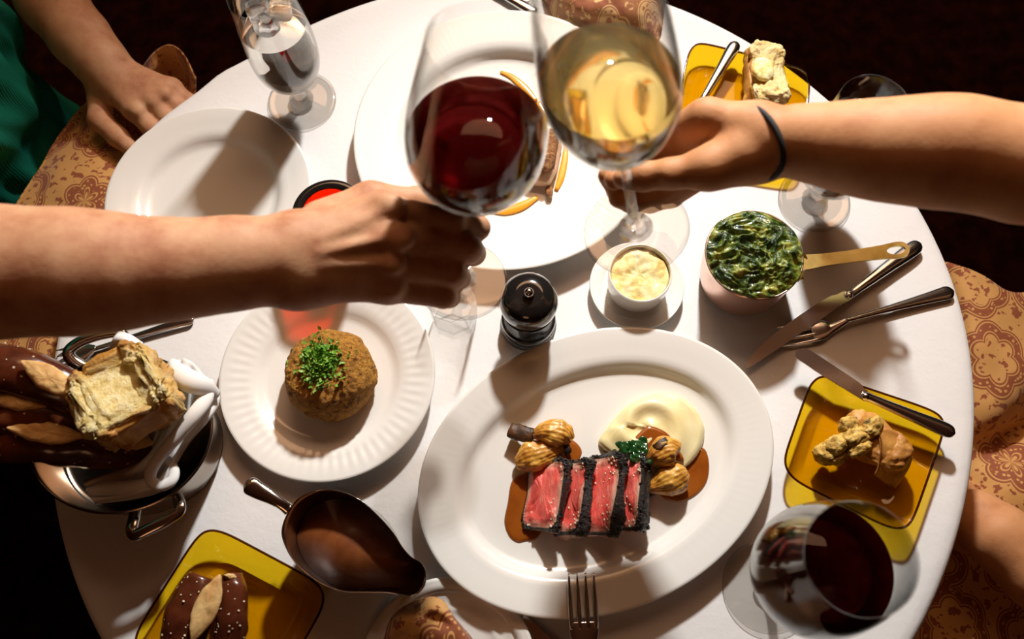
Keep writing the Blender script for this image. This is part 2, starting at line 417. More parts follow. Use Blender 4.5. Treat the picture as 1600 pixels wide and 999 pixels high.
def torn():
    T = NT('torn_crumb'); p = T.n('BsdfPrincipled'); p.inputs['Roughness'].default_value = .7; p.inputs['Specular IOR Level'].default_value = .3; p.inputs['Subsurface Weight'].default_value = .15; p.inputs['Subsurface Radius'].default_value = (.006, .004, .001); p.inputs['Subsurface Scale'].default_value = 1
    n = T.noise(110, 6, .7); c = T.ramp(n, [(.30, (.52, .34, .08)), (.48, (.80, .64, .27)), (.66, (.92, .83, .52))])
    g = T.ramp(T.noise(60, 5), [(.3, (.36, .12, .015)), (.6, (.66, .33, .05)), (.8, (.80, .50, .12))])
    a = T.n('Attribute'); a.attribute_name = 'bake'; mx = T.n('MixRGB'); T.link(T.math('MINIMUM', T.math('MULTIPLY', a.outputs['Fac'], T.math('MULTIPLY_ADD', T.noise(40), 1.0, .6)), 1.0), mx.inputs[0]); T.link(c, mx.inputs[1]); T.link(g, mx.inputs[2])
    T.link(mx.outputs[0], p.inputs['Base Color']); T.link(T.bump(n, 1.0, .005), p.inputs['Normal']); T.link(p.outputs[0], T.out.inputs[0]); return T.m
M['torn_crumb'] = torn()
M['crust'] = P_('golden_crust', (.55, .24, .05), .5, ramp=[(.3, (.30, .10, .02)), (.55, (.60, .29, .06)), (.75, (.74, .44, .12))], nscale=45, bump=[(140, .4, .0015)])
M['pretzel'] = P_('pretzel_crust', (.09, .02, .008), .25, ramp=[(.3, (.05, .010, .004)), (.6, (.12, .028, .010)), (.8, (.20, .06, .018))], nscale=35, coat=.5, bump=[(120, .2, .001)])
M['pretzel_score'] = P_('pretzel_score', (.72, .45, .17), .7, ramp=[(.3, (.56, .28, .08)), (.6, (.76, .50, .20)), (.8, (.84, .62, .30))], nscale=60, bump=[(220, .5, .001)])
M['salt'] = P_('salt', (.62, .50, .34), .5)
M['butter'] = P_('butter', (.93, .76, .28), .45, ramp=[(.3, (.85, .55, .10)), (.5, (.93, .80, .36)), (.7, (.96, .90, .62))], nscale=60, bump=[(110, .5, .002)], sss=.1)
M['dome'] = P_('breadcrumbed_crust', (.45, .18, .03), .75, ramp=[(.3, (.16, .05, .010)), (.45, (.52, .24, .045)), (.6, (.72, .34, .05)), (.8, (.84, .54, .18))], nscale=190, bump=[(420, 1.0, .006), (120, .6, .004)], spec=.3)
M['parsley'] = P_('parsley', (.05, .16, .012), .5, ramp=[(.3, (.03, .12, .008)), (.5, (.12, .32, .02)), (.7, (.45, .62, .12))], nscale=200)
M['gravy'] = P_('gravy', (.10, .022, .005), .42, ramp=[(.3, (.15, .035, .008)), (.7, (.28, .085, .022))], nscale=50, coat=.06, bump=[(120, .3, .001)])
M['jus'] = P_('brown_jus', (.30, .075, .008), .12, ramp=[(.3, (.22, .05, .005)), (.7, (.36, .10, .012))], nscale=25, coat=.6)
M['puree'] = P_('potato_puree', (.86, .74, .38), .4, ramp=[(.3, (.80, .64, .28)), (.7, (.90, .82, .50))], nscale=25, sss=.15, coat=.2)
def beef():
    T = NT('rare_beef'); p = T.n('BsdfPrincipled'); p.inputs['Roughness'].default_value = .4; p.inputs['Coat Weight'].default_value = .3; p.inputs['Subsurface Weight'].default_value = .1; p.inputs['Subsurface Radius'].default_value = (.004, .001, .001); p.inputs['Subsurface Scale'].default_value = 1
    fib = T.noise(85, 5, .7, T.coord((1, .3, .6))); pink = T.ramp(fib, [(.28, (.45, .03, .025)), (.46, (.78, .105, .08)), (.60, (.84, .22, .17)), (.74, (.90, .50, .40))])
    brown = T.ramp(fib, [(.32, (.20, .08, .05)), (.52, (.56, .30, .20)), (.72, (.80, .56, .42))])
    a = T.n('Attribute'); a.attribute_name = 'doneness'; f = T.math('ADD', a.outputs['Fac'], T.math('MULTIPLY_ADD', T.noise(60, 3), .8, -.42)); mx = T.n('MixRGB')
    T.link(T.ramp(f, [(.12, (0, 0, 0)), (.62, (1, 1, 1))]), mx.inputs[0]); T.link(pink, mx.inputs[1]); T.link(brown, mx.inputs[2]); T.link(mx.outputs[0], p.inputs['Base Color'])
    T.link(T.bump(fib, .8, .003), p.inputs['Normal']); T.link(p.outputs[0], T.out.inputs[0]); return T.m
M['meat'] = beef()
M['meat_edge'] = P_('browned_beef', (.28, .13, .08), .5, ramp=[(.3, (.12, .05, .03)), (.55, (.34, .16, .10)), (.75, (.52, .30, .20))], nscale=120, bump=[(220, .8, .0025)], coat=.25)
M['pepper'] = P_('black_pepper_crust', (.012, .009, .008), .35, ramp=[(.4, (.006, .005, .005)), (.6, (.035, .024, .018)), (.72, (.16, .13, .11))], nscale=260, bump=[(300, 1.0, .003)], coat=.4)
def onion_mat():
    T = NT('caramelised_onion'); p = T.n('BsdfPrincipled'); p.inputs['Roughness'].default_value = .38; p.inputs['Coat Weight'].default_value = .25; p.inputs['Subsurface Weight'].default_value = .15; p.inputs['Subsurface Radius'].default_value = (.004, .002, .0005); p.inputs['Subsurface Scale'].default_value = 1
    a = T.n('Attribute'); a.attribute_name = 'rib'; f = T.math('ADD', T.math('MULTIPLY', a.outputs['Fac'], .15), T.math('MULTIPLY', T.noise(60, 4, .7), 1.05))
    T.link(T.ramp(f, [(.36, (.80, .50, .12)), (.55, (.66, .32, .04)), (.70, (.40, .14, .015)), (.86, (.07, .02, .005))]), p.inputs['Base Color'])
    T.link(T.bump(T.noise(160, 4), .5, .001), p.inputs['Normal']); T.link(p.outputs[0], T.out.inputs[0]); return T.m
M['onion'] = onion_mat()
M['char'] = P_('charred_onion', (.03, .012, .006), .5, ramp=[(.4, (.012, .006, .004)), (.7, (.16, .06, .012))], nscale=70, bump=[(150, .6, .0015)])
M['spinach'] = P_('creamed_spinach', (.03, .08, .01), .22, ramp=[(.3, (.005, .014, .004)), (.44, (.022, .052, .008)), (.56, (.12, .17, .018)), (.70, (.46, .44, .09))], nscale=75, bump=[(130, .9, .003)], coat=.6)
M['spinach_leaf'] = P_('spinach_leaf', (.012, .06, .012), .2, coat=.6)
M['orange_sauce'] = P_('orange_sauce', (.85, .36, .02), .2, coat=.6)
M['pale_meat'] = P_('seared_pale_meat', (.66, .40, .24), .4, ramp=[(.3, (.50, .24, .12)), (.7, (.76, .54, .36))], nscale=40, coat=.3)
M['crumb_brown'] = P_('seed_crust', (.30, .12, .03), .6, ramp=[(.3, (.12, .04, .01)), (.5, (.34, .14, .04)), (.75, (.62, .36, .14))], nscale=160, bump=[(300, 1, .003)])
M['herb_bread'] = P_('herbed_crumb', (.62, .42, .12), .6, ramp=[(.32, (.09, .06, .012)), (.42, (.46, .26, .04)), (.56, (.72, .46, .10)), (.72, (.84, .66, .28))], nscale=140, bump=[(180, .9, .003)])
M['wax'] = P_('red_votive_inner', (.80, .02, .01), .3, coat=.5, sss=.2)

# ------------------------------------------------------------------ setting and table
fl = lathe([(0, -.74), (4.5, -.74), (4.5, -.78), (0, -.78)], 48)
o = obj('floor', fl, M['carpet'], smooth=False); o['kind'] = 'structure'
def slab(name, lo, hi, m):
    V = np.array([(x, y, z) for x in (lo[0], hi[0]) for y in (lo[1], hi[1]) for z in (lo[2], hi[2])])
    F = [(0, 1, 3, 2), (4, 6, 7, 5), (0, 4, 5, 1), (2, 3, 7, 6), (0, 2, 6, 4), (1, 5, 7, 3)]
    o = obj(name, (V, F), m, smooth=False); o['kind'] = 'structure'; return o
slab('wall_left', (-3.1, -3, -.74), (-3, 3, 2.1), M['wood']); slab('wall_right', (3, -3, -.74), (3.1, 3, 2.1), M['wood'])
slab('wall_front', (-3, -3.1, -.74), (3, -3, 2.1), M['wood']); slab('wall_back', (-3, 3, -.74), (3, 3.1, 2.1), M['wood'])
slab('ceiling', (-3, -3, 2.1), (3, 3, 2.2), M['ceiling'])
t = thing('dining_table', (0, 0, -.74), 'round dining table hidden under the white tablecloth', 'table')
obj('table_top', lathe([(0, -.03), (.44, -.03), (.445, -.026), (.445, -.006), (.44, -.0025), (0, -.0025)], 96), M['wood'], t)
obj('pedestal', lathe([(0, -.70), (.06, -.70), (.045, -.55), (.04, -.2), (.07, -.03), (0, -.03)], 32), M['wood'], t)
obj('base', lathe([(0, -.74), (.115, -.74), (.115, -.725), (.07, -.70), (0, -.70)], 48), M['wood'], t)
def cloth():
    n = 220; rings = []
    th0 = math.atan2(*at(235, 215, 0)[1::-1]); th1 = math.atan2(*at(350, 119, 0)[1::-1])
    prof = [(.02, 0)] + [(.45 * k / 22, 0) for k in range(1, 22)] + [(.436, 0), (.443, -.0008), (.4475, -.0035), (.45, -.008), (.4515, -.016), (.452, -.03), (.453, -.06), (.455, -.10), (.457, -.15), (.459, -.20), (.460, -.25)]
    for r, z in prof:
        R = []
        for j in range(n):
            a = -math.pi + 2 * math.pi * j / n
            g = lambda c, wd: math.exp(-(((a - c + math.pi) % (2 * math.pi) - math.pi) / wd) ** 2)
            e = max(0, (r - .30) / .15) if z > -.01 else 1
            rr = r + e * (.012 * g(th0, .16) + .004 * g(th1, .05) + .002 * math.sin(5 * a + 1))
            if z < -.012:
                f = min(1, (-z) / .2); rr += f * (.012 * math.sin(13 * a + .6 * math.sin(3 * a)) - .006 + .01 * math.sin(7 * a))
            zz = z + (.0005 * mnoise.noise(Vector((rr * math.cos(a) * 7, rr * math.sin(a) * 7, 3))) - .0004 if z > -.003 else 0)
            R.append((rr * math.cos(a), rr * math.sin(a), zz))
        rings.append(np.array(R))
    return loft(rings, True, False)
tag(obj('tablecloth', cloth(), M['cloth']), 'white linen tablecloth draped over the round table', 'tablecloth')

# ------------------------------------------------------------------ plates
def plate_mesh(c, a, b, ang, h, wd, zw, ribs=0, amp=.0003, n=360, z0=0.0):
    m = min(a, b)
    prof = [(m - .004, .0025), (wd + .018, .0025), (wd + .013, .0), (wd + .009, .0), (wd + .004, .004), (.5 * wd, .5 * h), (.004, h - .0042), (.0006, h - .0022), (0, h - .001), (.0008, h),
            (.003, h - .0001), (.006, h - .0006), (.012, h - .0012), (wd * .5, h - .0024), (wd - .010, h - .0036), (wd - .005, h - .0044), (wd - .001, h - .0062),
            (wd + .002, zw + (h - zw) * .38), (wd + .0055, zw + .0016), (wd + .011, zw + .0003), (wd + .026, zw), (m - .004, zw)]
    rings = []; th = np.arange(n) * 2 * math.pi / n; ca, sa = math.cos(ang), math.sin(ang)
    for i, (d, z) in enumerate(prof):
        x = (a - d) * np.cos(th); y = (b - d) * np.sin(th)
        zz = np.full(n, z + z0)
        if ribs and 12 <= i <= 14: zz = zz + amp * np.cos(ribs * th)
        rings.append(np.column_stack([c[0] + x * ca - y * sa, c[1] + x * sa + y * ca, zz]))
    return loft(rings)
tag(obj('dinner_plate', plate_mesh((-.1727, -.0333), .1026, .1026, 0, .018, .034, .006, 60, .00018), M['porcelain']),
    'round white plate with fluted rim under the breaded dome', 'plate')
tag(obj('dinner_plate', plate_mesh((-.3029, .163), .1057, .1057, 0, .020, .034, .006), M['porcelain']),
    'empty round white plate at table edge beside the resting hand', 'plate')
tag(obj('dinner_plate', plate_mesh((.002, .2225), .1572, .1572, 0, .026, .048, .009, 130, .000035, 520), M['porcelain']),
    'largest round white plate behind the raised red wine glass', 'plate')
tag(obj('serving_platter', plate_mesh((.0773, -.1276), .1673, .1264, math.radians(21.2), .022, .036, .007, 110, .000035, 440), M['porcelain']),
    'oval white platter holding the sliced steak', 'platter')
tag(obj('bread_plate', plate_mesh(at(700, 1045, .012)[:2], .075, .075, 0, .014, .024, .005), M['porcelain']),
    'white plate under the folded gold napkin at the lower edge', 'plate')

# ------------------------------------------------------------------ breaded dome
c = at(520, 625, .008); c[1] = at(512, 659, .008)[1] + .041
dome = lathe([(0, .006), (.036, .006), (.0405, .010), (.0425, .018), (.042, .028), (.0395, .038), (.0345, .047), (.027, .053), (.017, .0565), (.008, .057), (0, .057)], 120, (c[0], c[1], 0))
def refine(prof, k): return [tuple(x) for x in cr(prof, k)]
dome = lathe(refine([(0, .0065), (.030, .0065), (.0395, .0085), (.0425, .018), (.0425, .028), (.040, .038), (.0345, .0475), (.025, .0535), (.013, .0555), (0.0, .056)], 6), 150, (c[0], c[1], 0))
dome = nd(*nd(*dome, .0022, 60, 3, 3), .0009, 380, 5, 3)
tag(obj('breaded_dome', dome, M['dome']), 'golden brown breaded dome topped with chopped parsley', 'breaded dome')
def leaf(p, N, size, r):
    x = nz(np.cross(N, (r.uniform(-1, 1), r.uniform(-1, 1), .3))); y = np.cross(N, x); up = N * size * r.uniform(.2, .9)
    return np.array([p, p + x * size * .5 + y * size * .35 + up * .6, p + x * size + up, p + x * size * .5 - y * size * .35 + up * .6]), [(0, 1, 2), (0, 2, 3)]
pl = []; pc = at(500, 566, .054)
for k in range(950):
    rr = abs(rng.gauss(0, .0115)); a = rng.uniform(0, 6.28); q = np.array([pc[0] + rr * math.cos(a) * 1.0, pc[1] + rr * math.sin(a) * 1.15, 0])
    dr = math.hypot(q[0] - c[0], q[1] - c[1]); q[2] = .056 - max(0, dr - .012) ** 2 * 26 + .0045 * math.exp(-(rr / .009) ** 2) + rng.uniform(-.0005, .0015)
    pl.append(leaf(q, nz([rng.uniform(-.6, .6), rng.uniform(-.6, .6), 1]), rng.uniform(.0026, .0058), rng))
tag(obj('chopped_parsley', join(pl), M['parsley'], smooth=False), 'small heap of chopped green parsley on the breaded dome', 'parsley', kind='stuff')

# ------------------------------------------------------------------ steak dish
ZP = .0072
px = lambda pts, z: [at(u, v, z)[:2] for u, v in pts]
cx3 = lambda pts: [(770 + x / 3.7, 600 + y / 3.7) for x, y in pts]
def pur(x, y, s):
    m = at(1005, 668, .01); d = math.hypot(x - m[0], y - m[1])
    return .012 * (1 - max(0, s - .55) ** 2 * 2.2) + .0022 * math.sin(d * 260 + 1.5 * math.atan2(y - m[1], x - m[0])) * (1 if s < .95 else 0) - .004 * math.exp(-(d / .012) ** 2)
tag(obj('potato_puree', pool(px(cx3([(612, 350), (650, 270), (720, 180), (800, 115), (920, 65), (1050, 65), (1150, 130), (1205, 215), (1222, 290), (1190, 400), (1120, 480), (1040, 520), (900, 470), (720, 430)]), ZP), ZP, .012,
    ((1, 0), (.995, .5), (.97, .85), (.92, 1), (.85, 1), (.75, 1), (.65, 1), (.55, 1), (.45, 1), (.35, 1), (.22, 1), (.1, 1)), 6, pur), M['puree']), 'smooth pale yellow potato puree behind the steak slices', 'puree')
tag(obj('gravy_pool', pool(px(cx3([(112, 560), (85, 690), (66, 800), (92, 880), (140, 918), (188, 910), (260, 890), (330, 760), (430, 560), (505, 430), (512, 380), (475, 335), (430, 330), (300, 420), (200, 500)]), ZP), ZP, .0018), M['jus']),
    'brown gravy pool left of the steak slices', 'gravy')
tag(obj('gravy_pool', pool(px(cx3([(1215, 370), (1250, 450), (1240, 560), (1180, 640), (1090, 682), (1000, 670), (950, 620), (930, 560), (1000, 470), (1120, 400)]), ZP), ZP, .0018), M['jus']),
    'brown gravy pool right of the steak beside the puree', 'gravy')
tag(obj('gravy_pool', pool(px(cx3([(900, 240), (850, 275), (805, 325), (800, 362), (880, 395), (1010, 430), (1110, 440), (1060, 350), (1020, 290), (965, 255)]), .0195), .0150, .0052), M['jus']),
    'brown gravy spooned on top of the puree', 'gravy')
def steak(A, B, ztop, lean, H, th, label, seed):
    A = at(*A, ztop); B = at(*B, ztop); e = nz(A - B); L = np.linalg.norm(A - B); lf = np.array([-e[1], e[0], 0])
    if lf[0] > 0: lf = -lf
    v = -lf * math.cos(lean) + np.array([0, 0, math.sin(lean)]); n_ = np.cross(e, v)
    if n_[2] < 0: n_ = -n_
    ctr = (A + B) / 2 - v * H / 2 - n_ * th / 2
    Mx = np.stack([e, v, n_], 1); V, F, loc = superblob(ctr, Mx, (L / 2, H / 2, th / 2), 7, 120, 60, 0, 0)
    V, F = nd(V, F, .0045, 24, seed + 2, 2); V, F = nd(V, F, .0030, 60, seed, 4); V[:, 2] = np.maximum(V[:, 2], ZP + .0002)
    fc = [loc[list(f)].mean(0) for f in F]
    isc = [abs(q[2]) < .93 and q[0] > -.96 for q in fc]; meat, crust = split(V, F, lambda k, f: isc[k])
    t = thing('steak_slice', (ctr[0], ctr[1], ZP), label, 'steak slice')
    inner = [k for k in range(len(F)) if not isc[k]]
    used = sorted({i for k in inner for i in F[k]}); fo = obj('cut_face', meat, M['meat'], t)
    seen, order = set(), []
    for k in inner:
        for i in F[k]:
            if i not in seen: seen.add(i); order.append(i)
    at_ = fo.data.attributes.new('doneness', 'FLOAT', 'POINT')
    at_.data.foreach_set('value', [float(max((abs(loc[i][0]) - .62) / .38, (abs(loc[i][1]) - .55) / .45, 0)) for i in order])
    bits = [crust]; r = random.Random(seed); cf = [f for k, f in enumerate(F) if isc[k] and V[list(f)].mean(0)[2] > .01]
    for q in range(230):
        f = r.choice(cf); p = V[list(f)].mean(0); s = r.uniform(.0006, .0017); bits.append(ball(p, (s, s * .8, s), 6, 4))
    obj('pepper_crust', join(bits), M['pepper'], t)
    gr = []; mf = [f for k, f in enumerate(F) if fc[k][2] > .93]
    for q in range(44 if seed > 1 else 12):
        f = r.choice(mf); p = V[list(f)].mean(0); s = r.uniform(.0005, .0013); gr.append(ball(p, (s, s * 1.4, s * .7), 5, 3, frame((r.random(), r.random(), 1))))
    obj('salt_flakes', join(gr), M['salt'], t, smooth=False)['kind'] = 'stuff'
steak((889, 715), (869, 834), .034, math.radians(36), .042, .0105, 'leftmost steak slice showing the widest pink face', 1)
steak((918, 712), (902, 838), .037, math.radians(56), .040, .0135, 'second steak slice from the left, mostly dark crust', 2)
steak((973, 706), (957, 841), .037, math.radians(44), .042, .010, 'third steak slice from the left, pink with salt flakes', 3)
steak((1008, 706), (999, 832), .033, math.radians(44), .040, .0115, 'rightmost steak slice beside the right onions', 4)
def onion(pts, rads, label, zs, flat=.6, ribs=9, stem=None, seed=0):
    P = [at(u, v, z) for (u, v), z in zip(pts, zs)]
    V, F = tube(P, rads, 96, 1.0, flat, sub=10)
    n = 96; nr = len(V) // n
    ctr = np.array([V[i * n:(i + 1) * n].mean(0) for i in range(nr)])
    for i in range(nr):
        for j in range(n): V[i * n + j] = ctr[i] + (V[i * n + j] - ctr[i]) * (1 + .022 * math.cos(ribs * 2 * math.pi * j / n + .5 + .12 * i) + .10 * mnoise.noise(Vector((i * .09, 3 * math.cos(2 * math.pi * j / n), 3 * math.sin(2 * math.pi * j / n) + seed))))
    V, F = nd(V, F, .0014, 90, seed, 3)
    t = thing('onion_half', P[len(P) // 2] * np.array([1, 1, 0]) + np.array([0, 0, ZP]), label, 'onion'); fo = obj('flesh', (V, F), M['onion'], t); ra = fo.data.attributes.new('rib', 'FLOAT', 'POINT')
    ra.data.foreach_set('value', [math.cos(ribs * 2 * math.pi * (k % n) / n + .5 + .12 * (k // n)) * .5 + .5 + .5 * (abs((k // n) / nr - .5) * 2) ** 4 for k in range(len(V))])
    if stem:
        Q = [at(u, v, z) for u, v, z in stem]; V, F = tube(Q, [.004, .0055, .0062, .005][-len(Q):], 14, 1.3, .7); obj('charred_end', nd(V, F, .0012, 200, seed + 3), M['char'], t)
onion([(832, 680), (848, 676), (866, 676), (882, 681), (893, 690)], [.004, .0085, .0125, .0115, .005], 'charred onion half with burnt stem left of the steak', [.024, .026, .027, .026, .024], .6, 19, [(797, 672, .018), (812, 677, .020), (834, 681, .023)], 1)
onion([(888, 699), (868, 702), (848, 708), (826, 716), (806, 724)], [.005, .009, .0125, .014, .006], 'rounded onion half below the burnt one, left of the steak', [.020, .020, .019, .018, .016], .62, 21, [(880, 700, .021), (890, 697, .021)], 4)
onion([(1012, 722), (1025, 714), (1040, 706), (1052, 704), (1059, 708)], [.004, .010, .0135, .011, .004], 'upper of two golden onion halves right of the steak', [.026, .027, .028, .027, .026], .8, 20, [(1030, 690, .033), (1036, 697, .034), (1040, 702, .034)], 7)
onion([(1014, 765), (1028, 760), (1045, 752), (1060, 744), (1071, 738)], [.003, .009, .0145, .0135, .006], 'lower of two golden onion halves right of the steak', [.018, .019, .020, .020, .018], .8, 22, [(1010, 768, .015), (1020, 764, .017)], 9)
lv = []
for u, v, a, s in ((985, 699, .4, .012), (1000, 704, 1.2, .014), (1008, 712, 2.2, .012), (975, 697, -.2, .009), (994, 710, .9, .010)):
    p = at(u, v, .027); M2 = frame((.2 * math.cos(a), .2 * math.sin(a), 1), (math.cos(a), math.sin(a), 0))
    V, F = ball((0, 0, 0), (s, s * .45, .0018), 20, 12); V[:, 2] += .002 * np.sin(V[:, 0] * 600) + 3 * V[:, 1] ** 2 * 20; lv.append((V @ M2.T + p, F))
tag(obj('spinach_leaf', join(lv), M['spinach_leaf']), 'dark wilted spinach tucked between steak and puree', 'spinach')

# ------------------------------------------------------------------ food on the large plate
pb = .0095
arc = lambda pts, r, z: tube([at(u, v, z) for u, v in pts], [q * .72 for q in r], 12, 1.5, .35)
tag(obj('orange_sauce', join([arc([(782, 112), (800, 120), (820, 138), (838, 158)], [.0015, .003, .004, .002], pb + .001), arc([(884, 215), (883, 245), (877, 275), (869, 297)], [.001, .003, .0035, .002], pb + .001),
    arc([(765, 330), (790, 330), (815, 322), (840, 308)], [.0015, .004, .0045, .002], pb + .001), arc([(840, 160), (850, 175), (856, 190)], [.003, .003, .002], pb + .001)]), M['orange_sauce']), 'orange sauce streaked in a ring on the largest round plate', 'sauce')
p = at(848, 250, .012)
V, F, _ = superblob((p[0], p[1], .018), frame((0, 0, 1), nz(np.append((at(862, 205, 0) - at(842, 305, 0))[:2], 0))), (.033, .017, .0095), 3.5, 60, 30, .002, 70, 3)
V[:, 2] = np.maximum(V[:, 2], pb)
tag(obj('seared_fillet', (V, F), M['pale_meat']), 'pale seared fillet on the largest round plate beside the wine glass', 'fillet')
p = at(857, 235, .03); V, F, _ = superblob((p[0], p[1], .031), frame((0, 0, 1), nz(np.append((at(862, 205, 0) - at(852, 265, 0))[:2], 0))), (.024, .0085, .006), 3, 50, 30, .0016, 150, 8)
tag(obj('seed_crust', (V, F), M['crumb_brown']), 'brown seed crust lying on the seared fillet', 'crust')
V, F, _ = superblob(at(858, 300, .014), np.eye(3), (.004, .007, .003), 2.4, 24, 16, .0008, 200, 3); V[:, 2] = np.maximum(V[:, 2], pb)
tag(obj('caramelised_nut', (V, F), M['crumb_brown']), 'dark caramelised morsel by the orange sauce streak', 'nut')

# ------------------------------------------------------------------ gravy boat
g = [(285, 400), (310, 310), (370, 220), (450, 175), (520, 160), (620, 172), (730, 222), (830, 310), (910, 400), (965, 485), (1015, 540), (1070, 575), (1098, 630), (1088, 700), (1050, 748), (1000, 762), (950, 752), (870, 742), (760, 740), (650, 738), (560, 715), (490, 680), (420, 630), (350, 560), (305, 480)]
g = [(360 + x / 3.58, 720 + y / 3.58) for x, y in g]
GZ = .052; rim = crc([at(u, v, GZ + (.006 if u > 630 else 0)) for u, v in g], 4); gc = np.append(at(545, 845, GZ)[:2], 0)
def gring(s, z, sp=1.0):
    q = rim.copy(); d = q - gc; q = gc + d * s; q[:, 2] = z + (rim[:, 2] - GZ) * sp; return q
def gr2(s, z, blend):
    q = gring(s, z, blend); a = np.arctan2(rim[:, 1] - gc[1], rim[:, 0] - gc[0]); R = .046 * s
    tgt = np.column_stack([gc[0] + R * np.cos(a) * 1.05, gc[1] + R * np.sin(a), np.full(len(q), z)]); return q * blend + tgt * (1 - blend)
t = thing('gravy_boat', (gc[0], gc[1], 0), 'steel gravy boat filled with brown gravy', 'gravy boat')
body = loft([gr2(.62, 0, .0), gr2(.66, .003, .0), gr2(.60, .006, .0), gr2(.78, .013, .3), gr2(.90, .024, .6), gr2(.955, .036, .85), gr2(.985, GZ - .004, 1), gr2(1.0, GZ, 1), gr2(.995, GZ + .001, 1), gr2(.975, GZ - .0005, 1), gr2(.955, GZ - .006, 1), gr2(.92, .034, .85), gr2(.86, .022, .6), gr2(.70, .012, .3), gr2(.4, .010, .1)])
obj('body', body, M['steel'], t)
h = [at(452, 797, .046), at(440, 788, .050), at(425, 779, .052), at(405, 768, .053), at(390, 759, .054), at(384, 756, .053)]
obj('handle', tube(h, [.0055, .0048, .0055, .0072, .0078, .004], 18, 1.0, [.6, .5, .45, .42, .42, .4], sub=6), M['steel'], t)
q = gr2(.895, .0275, .74); tag(obj('brown_gravy', loft([q * [1, 1, 0] + [0, 0, .028], q * [1, 1, 0] + [0, 0, .0305]]), M['gravy']), 'glossy brown gravy inside the steel gravy boat', 'gravy')

# ------------------------------------------------------------------ amber glass plates
def amber_plate(corners, h, label):
    K = [np.asarray(c_[:2]) for c_ in corners]; ctr = sum(K) / 4; n = 128; th = np.arange(n) * 2 * math.pi / n
    e = 2 / 6.5; X = np.sign(np.cos(th)) * np.abs(np.cos(th)) ** e; Y = np.sign(np.sin(th)) * np.abs(np.sin(th)) ** e
    TLc, TRc, BRc, BLc = K
    def ring(s, z, wob=0):
        x, y = X * s, Y * s; P = ((1 - x) * (1 + y) / 4)[:, None] * TLc + ((1 + x) * (1 + y) / 4)[:, None] * TRc + ((1 + x) * (1 - y) / 4)[:, None] * BRc + ((1 - x) * (1 - y) / 4)[:, None] * BLc
        return np.column_stack([P, z + wob * np.abs(np.sin(2 * th)) ** 3])
    s0 = 1.04
    R = [ring(.60, 0), ring(.66, 0), ring(.70, .001), ring(.86, h * .55), ring(s0 - .012, h - .003, .002), ring(s0, h - .001, .002), ring(s0 + .002, h, .002), ring(s0 - .008, h + .0008, .002), ring(s0 - .03, h - .001, .002),
         ring(.88, h * .72), ring(.76, .0075), ring(.70, .005), ring(.5, .0045)]
    t = obj('bread_plate', loft(R), M['amber'])
    obj('rim', tube(list(ring(s0 + .002, h, .002)) + [ring(s0 + .002, h, .002)[0]], .0011, 8, sub=1, cap=False), M['amber_edge_shade'], t)  # added dark tube, stands in for the dark refracted look of thick glass
    return tag(t, label, 'plate', 'amber glass bread plates')
AZ = .018
amber_plate([at(1276, 584, AZ), at(1478, 652, AZ), at(1415, 834, AZ), at(1222, 738, AZ)], AZ, 'square amber glass plate with a torn roll beside the steak platter')
amber_plate([at(323, 822, AZ), at(514, 924, AZ), at(404, 1116, AZ), at(204, 1010, AZ)], AZ, 'square amber glass plate with pretzel bread below the gravy boat')
amber_plate([at(1082, 66, AZ), at(1264, 113, AZ), at(1246, 262, AZ), at(1052, 228, AZ)], AZ, 'square amber glass plate with buttered bread behind the raised arm')

# ------------------------------------------------------------------ cutlery
def flat_handle(P, w0, w1, th, up=(0, 0, 1)):
    """a spoon-pattern handle: narrow neck to a broad rounded end"""
    A, B = np.asarray(P[0], float), np.asarray(P[-1], float); s = np.array([0, .18, .36, .54, .72, .86, .94, .98, 1.0]); k = len(s)
    wd = w0 + (w1 - w0) * s ** 1.6; wd[-3:] = [w1 * .92, w1 * .66, w1 * .2]; thk = np.full(k, th / 2); thk[-2:] *= [.8, .4]
    return tube([A + (B - A) * q for q in s], 1.0, 20, list(wd / 2), list(thk), up, sub=6)
def line(a, b, n=6): return [np.asarray(a) + (np.asarray(b) - np.asarray(a)) * t for t in np.linspace(0, 1, n)]
def rim_bead(P, w0, w1, z):
    P = np.asarray(P, float); k = len(P); s = np.linspace(0, 1, k); wd = (w0 + (w1 - w0) * s ** 1.6) * .5 * .78
    T = nz(P[-1] - P[0]); S = nz(np.cross(T, (0, 0, 1))); L = [P[i] + S * wd[i] + [0, 0, z] for i in range(k)]; R = [P[i] - S * wd[i] + [0, 0, z] for i in range(k)]
    return tube(L + [P[-1] - T * .001 + [0, 0, z]] + R[::-1], .0006, 8, sub=4)
